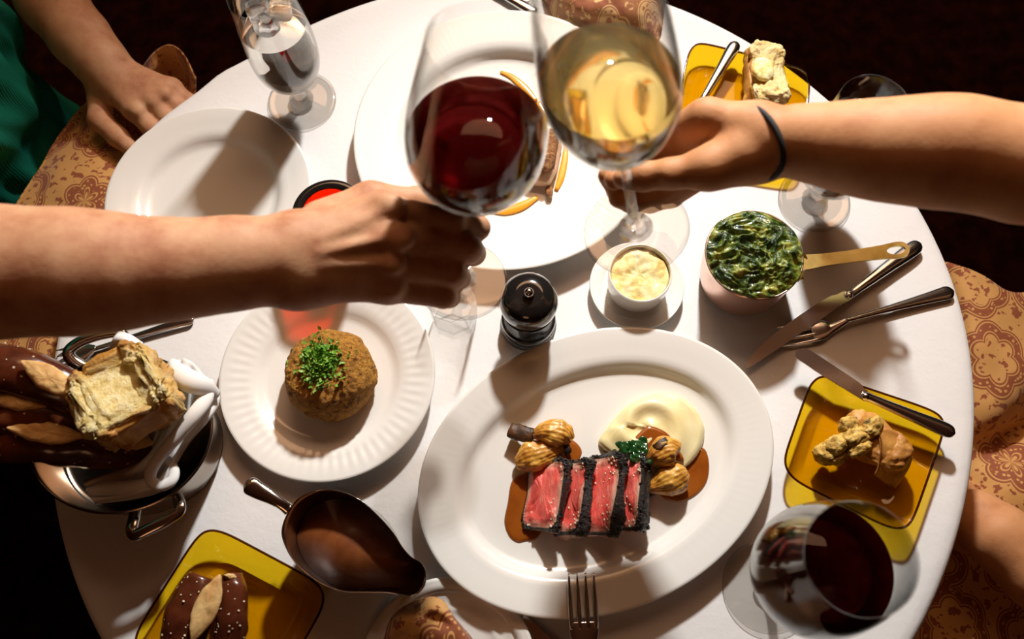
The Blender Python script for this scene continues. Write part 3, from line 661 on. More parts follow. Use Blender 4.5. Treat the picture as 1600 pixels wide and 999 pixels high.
def knife(tip, heel, end, label, zt, zh, ze, bw, hw, edge=1, butter=False, mat='silver', hand=None):
    A, B, C = at(*tip, zt), at(*heel, zh), at(*end, ze)
    t = thing('butter_knife' if butter else 'table_knife', (B[0], B[1], min(zt, zh, ze)), label, 'knife')
    T = nz(B - A); S = nz(np.cross(T, (0, 0, 1))) * edge; U = np.cross(S * edge, T); L = np.linalg.norm(B - A)
    out = [(0, 0), (.03, .30), (.10, .62), (.25, .92), (.6, 1), (.86, .86), (.93, .62), (1, .45)] if not butter else [(0, .1), (.02, .55), (.08, .92), (.2, 1.02), (.5, .95), (.85, .85), (.93, .62), (1, .5)]
    back = [(1, -.35), (.9, -.30), (.5, -.24), (.12, -.16), (.03, -.08)] if not butter else [(1, -.35), (.9, -.45), (.5, -.5), (.1, -.45), (.02, -.25)]
    P = crc([A + T * L * s + S * w_ * bw * .62 for s, w_ in out + back], 3)
    obj('blade', loft([P - U * .0002, P + U * .0002 if False else P * 1.0 + U * .0009], True, True), M[mat], t, smooth=False)
    H0 = B - T * .004; Hh = [H0 + (C - H0) * q for q in (0, .05, .12, .35, .6, .8, .92, .975, 1.0)]
    wd = [hw * .40, hw * .62, hw * .58, hw * .70, hw * .84, hw * .98, hw * .96, hw * .70, hw * .2]
    obj('handle', join([tube(Hh, 1.0, 20, [x / 2 for x in wd], [.0026, .0036, .0032, .0034, .0036, .0036, .0034, .0028, .0012], sub=6), ball(B, (.0045, .0045, .0042), 16, 10)]), M[hand or mat], t)
def fork(tips, root, neck, end, label, zt, zr, zn, ze, spread, hw, tine=.0013, mat='silver'):
    """tips: centre of the tine ends; spread: full width over the four tines"""
    A, B, N_, C = at(*tips, zt), at(*root, zr), at(*neck, zn), at(*end, ze); T = nz(B - A); S = nz(np.cross(T, (0, 0, 1)))
    t = thing('fork', (N_[0], N_[1], min(zt, zr, zn, ze)), label, 'fork')
    parts = []
    for k in range(4):
        o_ = S * spread * ((k - 1.5) / 3)
        mid = (A + B) / 2 + np.array([0, 0, -.0015])
        parts.append(tube([A + o_, mid + o_, B + o_ * .98, B + T * .006 + o_ * .92], [.0007, tine, tine * 1.15, tine], 10, 1.0, .9))
    obj('tines', join(parts), M[mat], t)
    w1 = spread / 2 + tine
    P = [B + T * .000, B + T * .006, B + T * .014, B + T * .022, N_]
    obj('root', tube(P, 1.0, 20, [w1, w1 * 1.02, w1 * .85, w1 * .45, .0028], [.0013, .0016, .0017, .0018, .002], sub=6), M[mat], t)
    Hh = line(N_ - nz(C - N_) * .003, C, 7); obj('handle', flat_handle(Hh, .005, hw, .0036), M[mat], t)
fork((1217, 527), (1268, 518), (1325, 500), (1490, 455), 'silver fork under the knife right of the steak platter', .006, .005, .007, .004, .019, .0155)
knife((1166, 576), (1326, 462), (1438, 380), 'long silver table knife lying across the fork', .007, .010, .0065, .019, .016, -1)
knife((1243, 552), (1352, 620), (1492, 678), 'small silver butter knife on the right amber plate', .024, .0235, .022, .016, .0145, -1, True)
knife((1062, 232), (1096, 158), (1151, 66), 'silver butter knife on the amber plate behind the raised arm', .020, .0215, .0225, .015, .014, 1, True)
fork((908, 896), (912, 972), (914, 1010), (922, 1110), 'silver fork resting its tines on the platter rim', .0258, .0245, .020, .004, .0215, .018, .0019)
knife((818, 962), (905, 1048), (990, 1130), 'steel knife half under the lower platter rim', .004, .006, .005, .018, .016, 1)
fork((90, 562), (110, 556), (150, 545), (303, 498), 'silver fork behind the bread pan under the forearm', .004, .004, .004, .003, .019, .013)
knife((742, -60), (762, -18), (838, 20), 'silver knife at the far edge behind the largest plate', .004, .006, .005, .016, .014, 1)
fork((730, -70), (745, -48), (765, -25), (828, 2), 'silver fork at the far edge behind the largest plate', .004, .004, .004, .004, .019, .014)

# ------------------------------------------------------------------ copper pot of spinach
pc_ = np.array([.2338, .0595, 0.0])
t = thing('saucepan', tuple(pc_), 'small copper saucepan of creamed spinach with brass handle', 'saucepan')
obj('pot_body', lathe(refine([(0, .0), (.032, .0), (.0385, .002), (.0415, .008), (.0435, .025), (.0452, .050), (.0462, .058), (.0462, .0592), (.0448, .0592), (.044, .05), (.042, .02), (.03, .006), (0, .005)], 5), 96, pc_), M['copper'], t)
A = at(1247, 412, .056); B = at(1300, 404, .060); C_ = at(1365, 397, .064); D = at(1420, 389, .067)
hd = nz(D - A); hs = nz(np.cross(hd, (0, 0, 1)))
def strap():
    out = [(0, .0068), (.25, .0062), (.5, .0060), (.75, .0068), (.9, .0082), (.97, .0066), (1.0, .002)]
    Ln = np.linalg.norm(D - A); outer = crc([A + hd * Ln * s + hs * w_ for s, w_ in out] + [A + hd * Ln * s - hs * w_ for s, w_ in out[::-1]], 4)
    hc = A + hd * Ln * .885; inner = []
    for q in outer:
        a = math.atan2((q - hc) @ hs, (q - hc) @ hd); inner.append(hc + hd * .0085 * math.cos(a) + hs * .0042 * math.sin(a))
    inner = np.array(inner); u3 = np.cross(hs, hd); u3 = u3 if u3[2] > 0 else -u3
    n = len(outer); V = np.vstack([outer + u3 * .0013, inner + u3 * .0013, inner - u3 * .0013, outer - u3 * .0013]); F = []
    for k in range(4):
        for j in range(n): F.append((k * n + j, k * n + (j + 1) % n, ((k + 1) % 4) * n + (j + 1) % n, ((k + 1) % 4) * n + j))
    return V, F
obj('handle', strap(), M['brass'], t, smooth=False)
bp = np.array([pc_[0] + .0458 * math.cos(-.1), pc_[1] + .0458 * math.sin(-.1), .05])
obj('bracket', join([tube([bp + [-.001, .006, .006], bp + [.0035, 0, .004], bp + [.0015, -.008, -.006], bp + [.0, -.012, -.016]], [.0045, .0045, .004, .003], 14, 1.0, .4, up=(1, 0, 0)), ball(bp + [.003, -.012, -.012], .0022), ball(bp + [.003, -.004, -.002], .0022)]), M['brass'], t)
def heap():
    n, m = 150, 60; rings = []
    for i in range(1, m + 1):
        r = .0452 * i / m; R = []
        for j in range(n):
            a = 2 * math.pi * j / n; x, y = r * math.cos(a), r * math.sin(a); s = r / .0452
            v = Vector((x * 70, y * 95, 1.3)); wv = mnoise.noise_vector(v * .6) * .9
            f = mnoise.ridged_multi_fractal(v + wv, 1.0, 2.1, 4, 1.0, 2.0)
            z = .060 + .010 * (1 - s ** 2.2) + .0055 * (f - .9) * (1 - s ** 8 * .6) + .003 * mnoise.noise(Vector((x * 45, y * 45, 9)))
            rr = r * (1 + .025 * mnoise.noise(Vector((math.cos(a) * 3, math.sin(a) * 3, i * .02))) * s)
            R.append((pc_[0] + rr * math.cos(a), pc_[1] + rr * math.sin(a), max(z, .0575)))
        rings.append(np.array(R))
    return loft(rings, True, False)
tag(obj('creamed_spinach', heap(), M['spinach']), 'dark green creamed spinach heaped in the copper saucepan', 'spinach')

# ------------------------------------------------------------------ ramekin of butter on a saucer
rc = np.array([.1282, .0515, 0])
tag(obj('saucer', lathe(refine([(0, .002), (.022, .002), (.026, 0), (.029, 0), (.036, .005), (.0455, .0105), (.0465, .0122), (.045, .0124), (.036, .0085), (.030, .0055), (.0, .0045)], 4), 96, rc), M['porcelain']), 'small white saucer under the butter ramekin', 'saucer')
tag(obj('ramekin', lathe(refine([(0, .0048), (.024, .0048), (.027, .0065), (.0297, .020), (.0306, .040), (.0303, .0425), (.0288, .0425), (.0283, .036), (.027, .014), (.02, .0085), (0, .008)], 4), 96, rc), M['porcelain']), 'white ramekin of butter on the small saucer', 'ramekin')
V, F = lathe(refine([(0, .030), (.0272, .030), (.0278, .036), (.024, .0385), (.015, .0405), (0, .0405)], 6), 64, rc); V, F = nd(V, F, .0022, 90, 2, 4, (0, 0, 1))
k = np.hypot(V[:, 0] - rc[0], V[:, 1] - rc[1]) > .0276; V[k, :2] = rc[:2] + (V[k, :2] - rc[:2]) * .985
tag(obj('butter', (V, F), M['butter']), 'soft yellow butter inside the white ramekin', 'butter')

# ------------------------------------------------------------------ pepper mill
mc = np.array([.0200, .0178, 0])
t = thing('pepper_mill', tuple(mc), 'short black lacquered pepper mill behind the steak platter', 'pepper mill')
obj('mill_body', lathe(refine([(0, 0), (.0255, 0), (.0265, .002), (.0265, .007), (.0245, .009), (.0262, .011), (.0262, .017), (.0235, .020), (.0200, .028), (.0195, .034), (.0215, .040), (.0235, .044), (0, .044)], 4), 64, mc), M['black_lacquer'], t)
obj('mill_head', lathe(refine([(0, .0445), (.0215, .0445), (.0225, .047), (.0225, .049), (.0258, .053), (.0272, .060), (.0262, .068), (.0220, .0745), (.0135, .0785), (.0075, .0790), (0, .079)], 4), 64, mc), M['black_lacquer'], t)
obj('knob', lathe([(0, .0788), (.0048, .0788), (.0052, .0805), (.0045, .084), (.0028, .0862), (0, .0868)], 32, mc), M['steel'], t)

# ------------------------------------------------------------------ red votive and small glass
vc = np.array([-.1655, .1085, 0])
t = thing('votive_holder', tuple(vc), 'dark rimmed red glass votive holder behind the fist', 'candle holder')
obj('cup', lathe(refine([(0, 0), (.026, 0), (.0285, .002), (.0315, .03), (.0345, .072), (.0348, .0745), (.0335, .0755), (.0262, .0752), (.0252, .073), (.0245, .05), (.022, .02), (0, .016)], 4), 72, vc), M['red_glass'], t)
obj('rim', lathe([(.0348, .0742), (.0350, .076), (.0340, .0768), (.0262, .0768), (.0254, .0755), (.0262, .0742), (.0348, .0742)], 72, vc), M['black_lacquer'], t)
tag(obj('candle', lathe([(0, .0165), (.0205, .0205), (.0235, .045), (.024, .060), (.022, .0615), (0, .0608)], 48, vc), M['wax']), 'red wax candle inside the dark rimmed votive holder', 'candle')
gcup = at(711, 500, 0)
tag(obj('shot_glass', lathe(refine([(0, 0), (.0195, 0), (.0215, .002), (.0225, .010), (.0235, .05), (.0225, .0505), (.0205, .012), (0, .009)], 3), 8, gcup), M['glass'], smooth=False), 'small faceted clear glass half hidden under the fist', 'glass')

# ------------------------------------------------------------------ glasses and drinks
WINE = cr([(.0062, .093), (.020, .0975), (.0365, .112), (.0462, .131), (.0487, .149), (.0473, .172), (.0435, .200), (.0392, .224), (.0372, .236)], 6)
WATER = cr([(.0065, .041), (.017, .0432), (.0275, .0515), (.0332, .068), (.0350, .088), (.0342, .116), (.0322, .150), (.0312, .172)], 6)
def glass(name, base, axis, outline, label, rb=.040, stem_r=.0038, scale=1.0, group=None):
    Mx = frame(axis); t = thing(name, tuple(base), label, 'glass', group); S = lambda pr: [(r * scale, z * scale) for r, z in pr]
    o = [tuple(x) for x in outline]; zb = o[0][1]; wt = .0011
    inner = [(max(r - wt, .002), z + (wt if k < 6 else 0)) for k, (r, z) in enumerate(o)]
    rim = [(o[-1][0] - wt * .5, o[-1][1] + .0006)]
    obj('bowl', lathe(S([(0, zb - .0005)] + o + rim + inner[::-1] + [(0, zb + wt)]), 96, base, Mx), M['glass'], t)
    obj('stem', lathe(S([(0, .0045), (.0135, .0048), (.0105, .0075), (.0060, .011), (stem_r + .0004, .018), (stem_r, zb * .5), (stem_r, zb - .012), (stem_r * 1.25, zb - .004), (.0062, zb - .0004), (0, zb - .0004)]), 32, base, Mx), M['solid_glass'], t)
    obj('foot', lathe(S([(0, 0), (rb - .0020, 0), (rb - .0007, .0006), (rb, .0020), (rb - .0006, .0034), (rb - .0020, .0040), (rb - .0036, .0036), (rb * .6, .0040), (.010, .0058), (0, .0062)]), 96, base, Mx), M['foot'], t)
    return t
def drink(name, base, axis, outline, level, mat, label, scale=1.0, cat='wine'):
    """liquid filling the tilted bowl up to a level plane at world height level"""
    Mx = frame(axis); O = np.array(outline) * scale; g = .0013; R = np.maximum(O[:, 0] - g, .0005); Z = O[:, 1] + .0016; n = 72; m = 26; cols = []
    for j in range(n):
        a = 2 * math.pi * j / n; lo, hi = Z[0], Z[-1]
        for _ in range(30):
            md = (lo + hi) / 2; r = np.interp(md, Z, R); p = Mx @ np.array([r * math.cos(a), r * math.sin(a), md])
            if base[2] + p[2] < level: lo = md
            else: hi = md
        zs = Z[0] + (lo - Z[0]) * (np.linspace(0, 1, m) ** .8); rs = np.interp(zs, Z, R)
        cols.append(np.column_stack([rs * math.cos(a), rs * math.sin(a), zs]) @ Mx.T + np.asarray(base))
    cols = np.array(cols); return tag(obj(name, loft([cols[:, i] for i in range(m)]), mat), label, cat)
M['foot_glass'] = liquid('foot_glass', (.985, .99, .985), ior=1.5, clear=.5)
M['solid_glass'] = liquid('solid_glass', (.98, .99, .985), ior=1.5, clear=.55)
up = np.array([0, 0, 1.0])
RB = dep(719, 441, .765); RD = nz(dep(743, 222, .612) - RB); RB = RB + RD * .002
WB = dep(994, 361, .69); WD = nz(dep(957, 150, .548) - WB)
TALL = WINE + [0, .028]; WHITE = WINE * [.875, 1.1] + [0, .004]
glass('wine_glass', RB, RD, TALL, 'tilted glass of red wine raised in the fist', .040)
drink('red_wine', RB, RD, TALL, (RB + RD * .183)[2], M['red_wine'], 'red wine in the raised tilted glass')
glass('wine_glass', WB, WD, WHITE, 'tilted glass of white wine raised by the arm with the hair tie', .0405, .0038)
drink('white_wine', WB, WD, WHITE, (WB + WD * .177)[2], M['white_wine'], 'pale white wine in the raised tilted glass')
BB = np.array([.2230, -.2368, 0.0]); glass('wine_glass', BB, up, WINE, 'glass of red wine standing on the table below the right amber plate', .040)
drink('red_wine', BB, up, WINE, .168, M['red_wine'], 'red wine in the glass standing on the table')
L1 = np.array([-.2176, .2856, 0.0]); L2 = np.array([.3203, .1458, 0.0])
def ice(c, s, M3, label):
    V, F, _ = superblob(c, M3, (s, s * .9, s * .85), 5, 28, 18, .0012, 90, s * 1e4, 2); tag(obj('ice_cube', (V, F), M['ice']), label, 'ice cube')
glass('water_goblet', L1, up, WATER, 'stemmed glass of iced water beside the empty plate', .037, .0055)
drink('water', L1, up, WATER, .128, M['water'], 'clear water in the goblet beside the empty plate', cat='water')
for k, (x, y, z) in enumerate(((-.011, .008, .139), (.012, .004, .143), (-.001, -.012, .141))):
    ice(L1 + [x, y, z], .0105, frame((x * 20, .4, 1), (1, y * 30, 0)), ['leftmost ice cube in the goblet beside the empty plate', 'rightmost ice cube in the goblet beside the empty plate', 'nearest ice cube in the goblet beside the empty plate'][k])
glass('water_goblet', L2, up, WATER, 'stemmed glass of iced water under the woman\'s forearm', .037, .0055)
drink('water', L2, up, WATER, .136, M['water'], 'clear water in the goblet under the forearm', cat='water')
for k, (x, y, z) in enumerate(((-.011, .009, .147), (.012, .008, .150), (.0, -.011, .148))):
    ice(L2 + [x, y, z], .0105, frame((x * 25, .5, 1), (1, y * 20, 0)), ['leftmost ice cube in the goblet under the forearm', 'rightmost ice cube in the goblet under the forearm', 'nearest ice cube in the goblet under the forearm'][k])

# ------------------------------------------------------------------ bread pan
bc = np.array([-.3433, -.0939, 0]); an = math.radians(-7)
RM = np.array([[math.cos(an), -math.sin(an), 0], [math.sin(an), math.cos(an), 0], [0, 0, 1]])
t = thing('bread_pan', tuple(bc), 'oval steel bread pan with loop handles on the left of the table', 'bread pan')
pr = refine([(0, 0), (.80, 0), (.88, .003), (.93, .015), (.965, .045), (.985, .058), (1.0, .060), (1.01, .0605), (1.0, .0615), (.975, .0605), (.945, .045), (.90, .016), (.84, .006), (0, .004)], 4)
V, F = lathe(pr, 96, (0, 0, 0), None, .0815, .0712)
obj('pan_body', (V @ RM.T + bc, F), M['dark_steel'], t)
def loop(pts, r, wide=1.25, thick=.7): return tube([at(*p) for p in pts], r, 14, wide, thick, sub=8)
obj('handle', loop([(212, 797, .046), (209, 812, .050), (206, 828, .053), (212, 836, .054), (235, 826, .055), (262, 812, .055), (279, 800, .054), (281, 790, .053), (276, 776, .048)], .0042), M['steel'], t)
obj('handle', loop([(152, 566, .052), (130, 572, .056), (112, 562, .060), (108, 548, .062), (128, 533, .063), (160, 522, .063), (186, 520, .062), (196, 532, .058), (205, 546, .052)], .0045), M['steel'], t)
def pretzel(P, rads, label, scores, seed):
    P = [at(*p) for p in P]; V, F = tube(P, rads, 28, 1.0, .85, sub=8); V, F = nd(V, F, .002, 45, seed, 3)
    c0 = np.mean(P, 0); t = thing('pretzel_stick', (c0[0], c0[1], V[:, 2].min()), label, 'bread'); obj('loaf', (V, F), M['pretzel'], t)
    for (u, v, z, dx, dy, ln, wd) in scores:
        q = at(u, v, z); e = nz(at(u + dx, v + dy, z) - q); Mx = frame(nz(CAM - q) * .5 + np.array([0, 0, 1]), e)
        V, F, _ = superblob(q, Mx, (ln, wd, .004), 2, 40, 24, .0012, 130, seed + u)
        V2 = (V - q) @ Mx; V2[:, 1] *= np.clip(1 - (V2[:, 0] / ln) ** 2 * .55, .2, 1); obj('score', (V2 @ Mx.T + q, F), M['pretzel_score'], t)
    r = random.Random(seed); gr = []; D = cr(np.column_stack([P, rads]), 10)
    for k in range(30):
        i = r.randrange(2, len(D) - 2); T = nz(D[i + 1, :3] - D[i - 1, :3]); S = nz(np.cross(T, (0, 0, 1))); U = np.cross(S, T); a = r.uniform(.2, 2.9)
        p = D[i, :3] + (S * math.cos(a) + U * math.sin(a) * .85) * D[i, 3] * 1.0; s = r.uniform(.0005, .0010)
        gr.append(superblob(p, frame((r.random(), r.random(), 1)), (s, s, s * .8), 6, 8, 6)[:2])
    obj('salt_grains', join(gr), M['salt'], t, smooth=False)['kind'] = 'stuff'
pretzel([(-95, 560, .105), (-30, 570, .108), (40, 585, .104), (105, 612, .092), (150, 640, .078)], [.016, .021, .021, .019, .012], 'uppermost salted pretzel stick in the bread pan', [(78, 592, .122, 90, 55, .0285, .0105), (-60, 556, .126, 90, 10, .03, .010)], 3)
pretzel([(-100, 650, .080), (-20, 645, .086), (70, 652, .084), (150, 672, .070), (215, 700, .052)], [.016, .020, .020, .018, .011], 'middle salted pretzel stick in the bread pan', [(24, 628, .104, 90, 12, .026, .007), (150, 655, .0875, 80, 42, .020, .006)], 5)
pretzel([(-90, 690, .070), (-10, 688, .076), (70, 690, .073), (150, 700, .060), (240, 716, .040)], [.016, .019, .0195, .018, .012], 'lowest salted pretzel stick in the bread pan', [(72, 676, .0945, 90, 8, .032, .0095), (212, 688, .066, 80, 16, .016, .0085)], 8)
cb = at(200, 622, .105); ex = nz((at(282, 635, .1) - at(225, 537, .1)) * [1, 1, 0]); ey = nz((at(225, 537, .1) - at(120, 580, .1)) * [1, 1, 0]); ez = np.cross(ex, ey)
if ez[2] < 0: ez = -ez
ex = nz(ex + np.array([0, 0, .10])); ez = nz(np.cross(ex, ey)); ez = ez if ez[2] > 0 else -ez; ey = np.cross(ez, ex)
V, F, loc = superblob(cb, np.stack([ez, ex, ey], 1), (.021, .0345, .0345), 7, 150, 100, 0)
top = np.clip(loc[:, 0], 0, 1); V += np.outer(top * np.array([.0045 * mnoise.ridged_multi_fractal(Vector((l[1] * 1.1, l[2] * 3.2, 2)), 1, 2, 4, 1, 2) for l in loc]), ez); V -= np.outer(top * .005 * np.exp(-((loc[:, 2] - .35) / .38) ** 2 - ((loc[:, 1] + .05) / .75) ** 2) * 2.4, ez)
V, F = nd(V, F, .0065, 20, 11, 2)
V, F = nd(V, F, .0055, 38, 4, 4); V, F = nd(V, F, .0030, 150, 9, 4)
loc = loc[:, [1, 2, 0]]; fc = [loc[list(f)].mean(0) for f in F]
cr_, cu_ = split(V, F, lambda k, f: fc[k][0] < -.95 or fc[k][0] > .95)
vb = {}
t = thing('bread_chunk', (cb[0], cb[1], V[:, 2].min()), 'thick torn chunk of white bread on top of the pretzel sticks', 'bread')
fo = obj('crumb', cr_, M['torn_crumb'], t); obj('crust', cu_, M['crust'], t)
seen, order = set(), []
for k, f in enumerate(F):
    if not (fc[k][0] < -.95 or fc[k][0] > .95):
        for i in f:
            if i not in seen: seen.add(i); order.append(i)
ba = fo.data.attributes.new('bake', 'FLOAT', 'POINT')
ba.data.foreach_set('value', [float(max((-loc[i][0] - .52) / .45, (loc[i][0] - .80) / .2, (abs(loc[i][1]) - .88) / .2, 0)) for i in order])
def fold(p, u, v): return np.array([0, 0, .0022 * math.sin(19 * v + 7 * u) + .0012 * math.sin(37 * v - 9 * u)])
G = [[(258, 572, .050), (278, 562, .072), (300, 566, .080), (322, 592, .070), (342, 612, .052)],
     [(268, 600, .050), (284, 600, .078), (300, 606, .070), (320, 618, .080), (344, 628, .058)],
     [(262, 634, .050), (276, 640, .070), (292, 648, .062), (308, 650, .074), (332, 652, .066)],
     [(248, 668, .048), (262, 676, .066), (276, 684, .056), (284, 690, .066), (296, 694, .062)],
     [(234, 700, .046), (240, 712, .060), (258, 722, .052), (264, 728, .064), (272, 732, .062)],
     [(206, 722, .044), (212, 738, .058), (230, 748, .052), (244, 757, .064), (256, 763, .060)],
     [(172, 738, .042), (176, 752, .056), (190, 762, .050), (206, 772, .062), (216, 778, .058)],
     [(132, 752, .042), (134, 764, .052), (140, 774, .050), (146, 782, .058), (150, 788, .054)]]
liner = [sheet([[at(*p) for p in r] for r in G], 7, .0016, fold)]
G2 = [[(168, 555, .050), (176, 532, .076), (186, 518, .074)], [(196, 552, .050), (198, 536, .084), (204, 524, .078)], [(226, 560, .050), (224, 548, .080), (222, 536, .072)]]
liner.append(sheet([[at(*p) for p in r] for r in G2], 6, .0016))
liner.append(tube([at(*p) for p in ((326, 596, .074), (322, 622, .080), (304, 648, .084), (278, 680, .080), (256, 706, .074), (238, 732, .070), (236, 750, .066), (250, 760, .066), (268, 752, .066), (272, 735, .064), (262, 716, .062))], [.0045, .0065, .0068, .0060, .0055, .0055, .005, .0048, .0048, .0045, .003], 16, 1.0, .75, sub=8))
liner.append(tube([at(*p) for p in ((268, 566, .070), (280, 584, .082), (296, 596, .088), (318, 604, .084), (338, 618, .070))], [.004, .009, .010, .0085, .005], 16, 1.0, .8, sub=8))
liner.append(tube([at(*p) for p in ((140, 770, .056), (172, 764, .062), (206, 762, .064), (234, 754, .064))], [.003, .006, .006, .004], 14, 1.0, .8, sub=8))
tag(obj('bread_napkin', join(liner), M['liner']), 'white cloth napkin lining the steel bread pan', 'napkin')

# ------------------------------------------------------------------ bread on the amber plates
def stick(P, rads, label, scores, seed): pretzel(P, rads, label, scores, seed)
pretzel([(318, 902, .026), (306, 935, .026), (292, 975, .025), (280, 1020, .025)], [.0125, .0185, .020, .017], 'scored half of pretzel bread on the lower left amber plate', [(322, 950, .044, -38, 90, .0285, .0105)], 11)
pretzel([(362, 898, .020), (364, 930, .021), (362, 975, .021), (358, 1020, .021)], [.0095, .0125, .0135, .012], 'slim dark pretzel half on the lower left amber plate', [(360, 901, .028, 40, 6, .006, .003)], 13)
# torn roll with herb crumb
rp = at(1356, 700, .02); t = thing('torn_roll', (rp[0], rp[1], .005), 'torn herbed roll piece on the right amber plate', 'bread')
V, F, loc = superblob(at(1368, 690, .020), frame((-.2, .1, 1), nz((at(1420, 740, 0) - at(1310, 655, 0)))), (.033, .020, .014), 3, 80, 50, .004, 45, 6); V[:, 2] = np.maximum(V[:, 2], .0052)
obj('crust', (V, F), M['crust'], t)
lm = []
for i, (u, v, z, a_, b_, c_) in enumerate(((1292, 708, .022, .012, .010, .010), (1312, 694, .028, .014, .009, .009), (1340, 682, .033, .015, .009, .008), (1362, 668, .034, .013, .008, .008), (1328, 668, .030, .009, .010, .009), (1345, 700, .030, .014, .007, .007), (1310, 712, .022, .011, .008, .008))):
    V, F, _ = superblob(at(u, v, z), frame((.1, .2, 1), nz((at(1375, 655, 0) - at(1285, 715, 0)))), (a_, b_, c_), 2.4, 48, 30, .0026, 90, i * 3 + 2, 4); lm.append((V, F))
obj('herbed_crumb', join(lm), M['herb_bread'], t)
S_ = [[(1372, 668, .036), (1395, 672, .034), (1414, 690, .030)], [(1376, 700, .036), (1400, 706, .032), (1424, 712, .026)], [(1372, 728, .028), (1396, 736, .024), (1418, 734, .018)], [(1366, 742, .020), (1384, 756, .014), (1398, 762, .009)]]
obj('crust_flap', sheet([[at(*p) for p in r] for r in S_], 6, .002, lambda p, u, v: np.array([0, 0, .0015 * mnoise.noise(Vector(p * 120))])), M['crust'], t)
# buttered bread
bp_ = at(1196, 122, .03); e1 = nz(at(1196, 172, 0) - at(1192, 66, 0)); Mx = frame((.1, 0, 1), e1)
V, F, loc = superblob(bp_, Mx, (.040, .0195, .017), 5, 110, 64, 0); V, F = nd(V, F, .0045, 48, 5, 4); V, F = nd(V, F, .0015, 190, 3, 3)
h_ = np.exp(-((loc[:, 0] + .1) / .5) ** 2) * (loc[:, 2] > .3); V -= np.outer(h_ * .006, Mx[:, 2]); V[:, 2] = np.maximum(V[:, 2], .0052)
fc = [loc[list(f)].mean(0) for f in F]
a_, b_ = split(V, F, lambda k, f: fc[k][1] > .93 or fc[k][1] < -.93 or fc[k][0] < -.97)
t = thing('bread_slice', (bp_[0], bp_[1], .005), 'buttered bread slice on the amber plate behind the raised arm', 'bread')
obj('crumb', a_, M['crumb'], t); obj('crust', b_, M['crust'], t)
V, F, _ = superblob(at(1193, 108, .047), frame((.1, 0, 1), e1), (.014, .011, .0035), 2.6, 40, 24, .002, 80, 4)
tag(obj('butter_pat', (V, F), M['butter']), 'pale butter spread on the bread slice behind the raised arm', 'butter')

# ------------------------------------------------------------------ gold napkins
def wr(amp, s):
    return lambda p, u, v: np.array([0, 0, amp * mnoise.fractal(Vector(p * s), 1, 2, 3)])
def nap(name, G, mat, label, thick=.0016, amp=.004, s=22, n=9):
    tag(obj(name, sheet([[at(*p) for p in r] for r in G], n, thick, wr(amp, s)), mat), label, 'napkin')
nap('lap_napkin', [[(222, 108, -.08), (238, 82, -.055), (262, 70, -.04), (286, 84, -.04), (306, 122, -.055)],
                   [(212, 126, -.095), (232, 112, -.065), (262, 106, -.075), (285, 118, -.075), (302, 162, -.085)],
                   [(150, 150, -.10), (180, 165, -.095), (215, 175, -.095), (245, 182, -.09), (272, 192, -.09)],
                   [(95, 205, -.085), (125, 215, -.075), (160, 232, -.07), (195, 246, -.07), (228, 258, -.075)],
                   [(40, 300, -.07), (85, 300, -.055), (130, 303, -.050), (170, 312, -.050), (205, 320, -.06)],
                   [(-10, 400, -.07), (45, 400, -.055), (95, 405, -.050), (140, 410, -.050), (170, 415, -.06)],
                   [(-50, 500, -.07), (5, 505, -.055), (50, 515, -.050), (80, 520, -.050), (105, 530, -.06)],
                   [(-70, 600, -.08), (-10, 590, -.06), (40, 580, -.055), (70, 580, -.055), (92, 580, -.065)]], M['napkin'], 'gold patterned napkin on the lap at the left table edge', amp=.005, s=14)
nap('lap_napkin', [[(1460, 405, -.13), (1492, 413, -.11), (1535, 430, -.10), (1580, 458, -.105), (1640, 452, -.11), (1720, 470, -.12)],
                   [(1480, 480, -.13), (1510, 490, -.105), (1550, 500, -.10), (1590, 520, -.10), (1650, 520, -.105), (1720, 530, -.12)],
                   [(1490, 570, -.13), (1520, 575, -.105), (1560, 580, -.10), (1600, 580, -.10), (1650, 580, -.11), (1720, 590, -.12)],
                   [(1490, 650, -.135), (1520, 655, -.115), (1550, 650, -.11), (1585, 640, -.115), (1640, 620, -.14), (1720, 630, -.14)],
                   [(1490, 700, -.15), (1520, 705, -.14), (1545, 695, -.145), (1575, 680, -.15), (1640, 660, -.14), (1720, 660, -.14)],
                   [(1490, 740, -.155), (1520, 745, -.14), (1555, 745, -.125), (1590, 735, -.12), (1640, 720, -.12), (1720, 720, -.13)],
                   [(1480, 800, -.155), (1515, 805, -.135), (1555, 800, -.125), (1600, 800, -.12), (1650, 800, -.12), (1720, 800, -.13)],
                   [(1450, 900, -.165), (1490, 900, -.15), (1540, 890, -.15), (1600, 880, -.15), (1650, 880, -.15), (1720, 880, -.15)],
                   [(1400, 1010, -.17), (1460, 1010, -.16), (1530, 1010, -.155), (1600, 1010, -.155), (1650, 1010, -.155), (1720, 1010, -.155)],
                   [(1380, 1090, -.17), (1450, 1090, -.16), (1530, 1090, -.155), (1600, 1090, -.155), (1650, 1090, -.155), (1720, 1090, -.155)]], M['napkin'], 'gold patterned napkin on the lap at the right table edge', amp=.005, s=14)
nap('folded_napkin', [[(600, 1000, .016), (612, 966, .022), (640, 944, .030), (672, 933, .034), (694, 942, .030), (704, 960, .022)],
                      [(602, 1012, .018), (618, 978, .040), (648, 962, .044), (676, 950, .050), (700, 956, .040), (716, 976, .022)],
                      [(606, 1022, .018), (628, 996, .040), (656, 980, .050), (690, 972, .042), (712, 974, .046), (732, 992, .022)],
                      [(612, 1060, .018), (636, 1030, .040), (664, 1010, .046), (700, 1000, .050), (726, 1000, .044), (752, 1020, .022)],
                      [(640, 1110, .018), (660, 1090, .036), (690, 1070, .042), (720, 1060, .046), (750, 1050, .040), (780, 1060, .020)]], M['napkin'], 'folded gold napkin on the white plate at the lower edge', amp=.004, s=40)
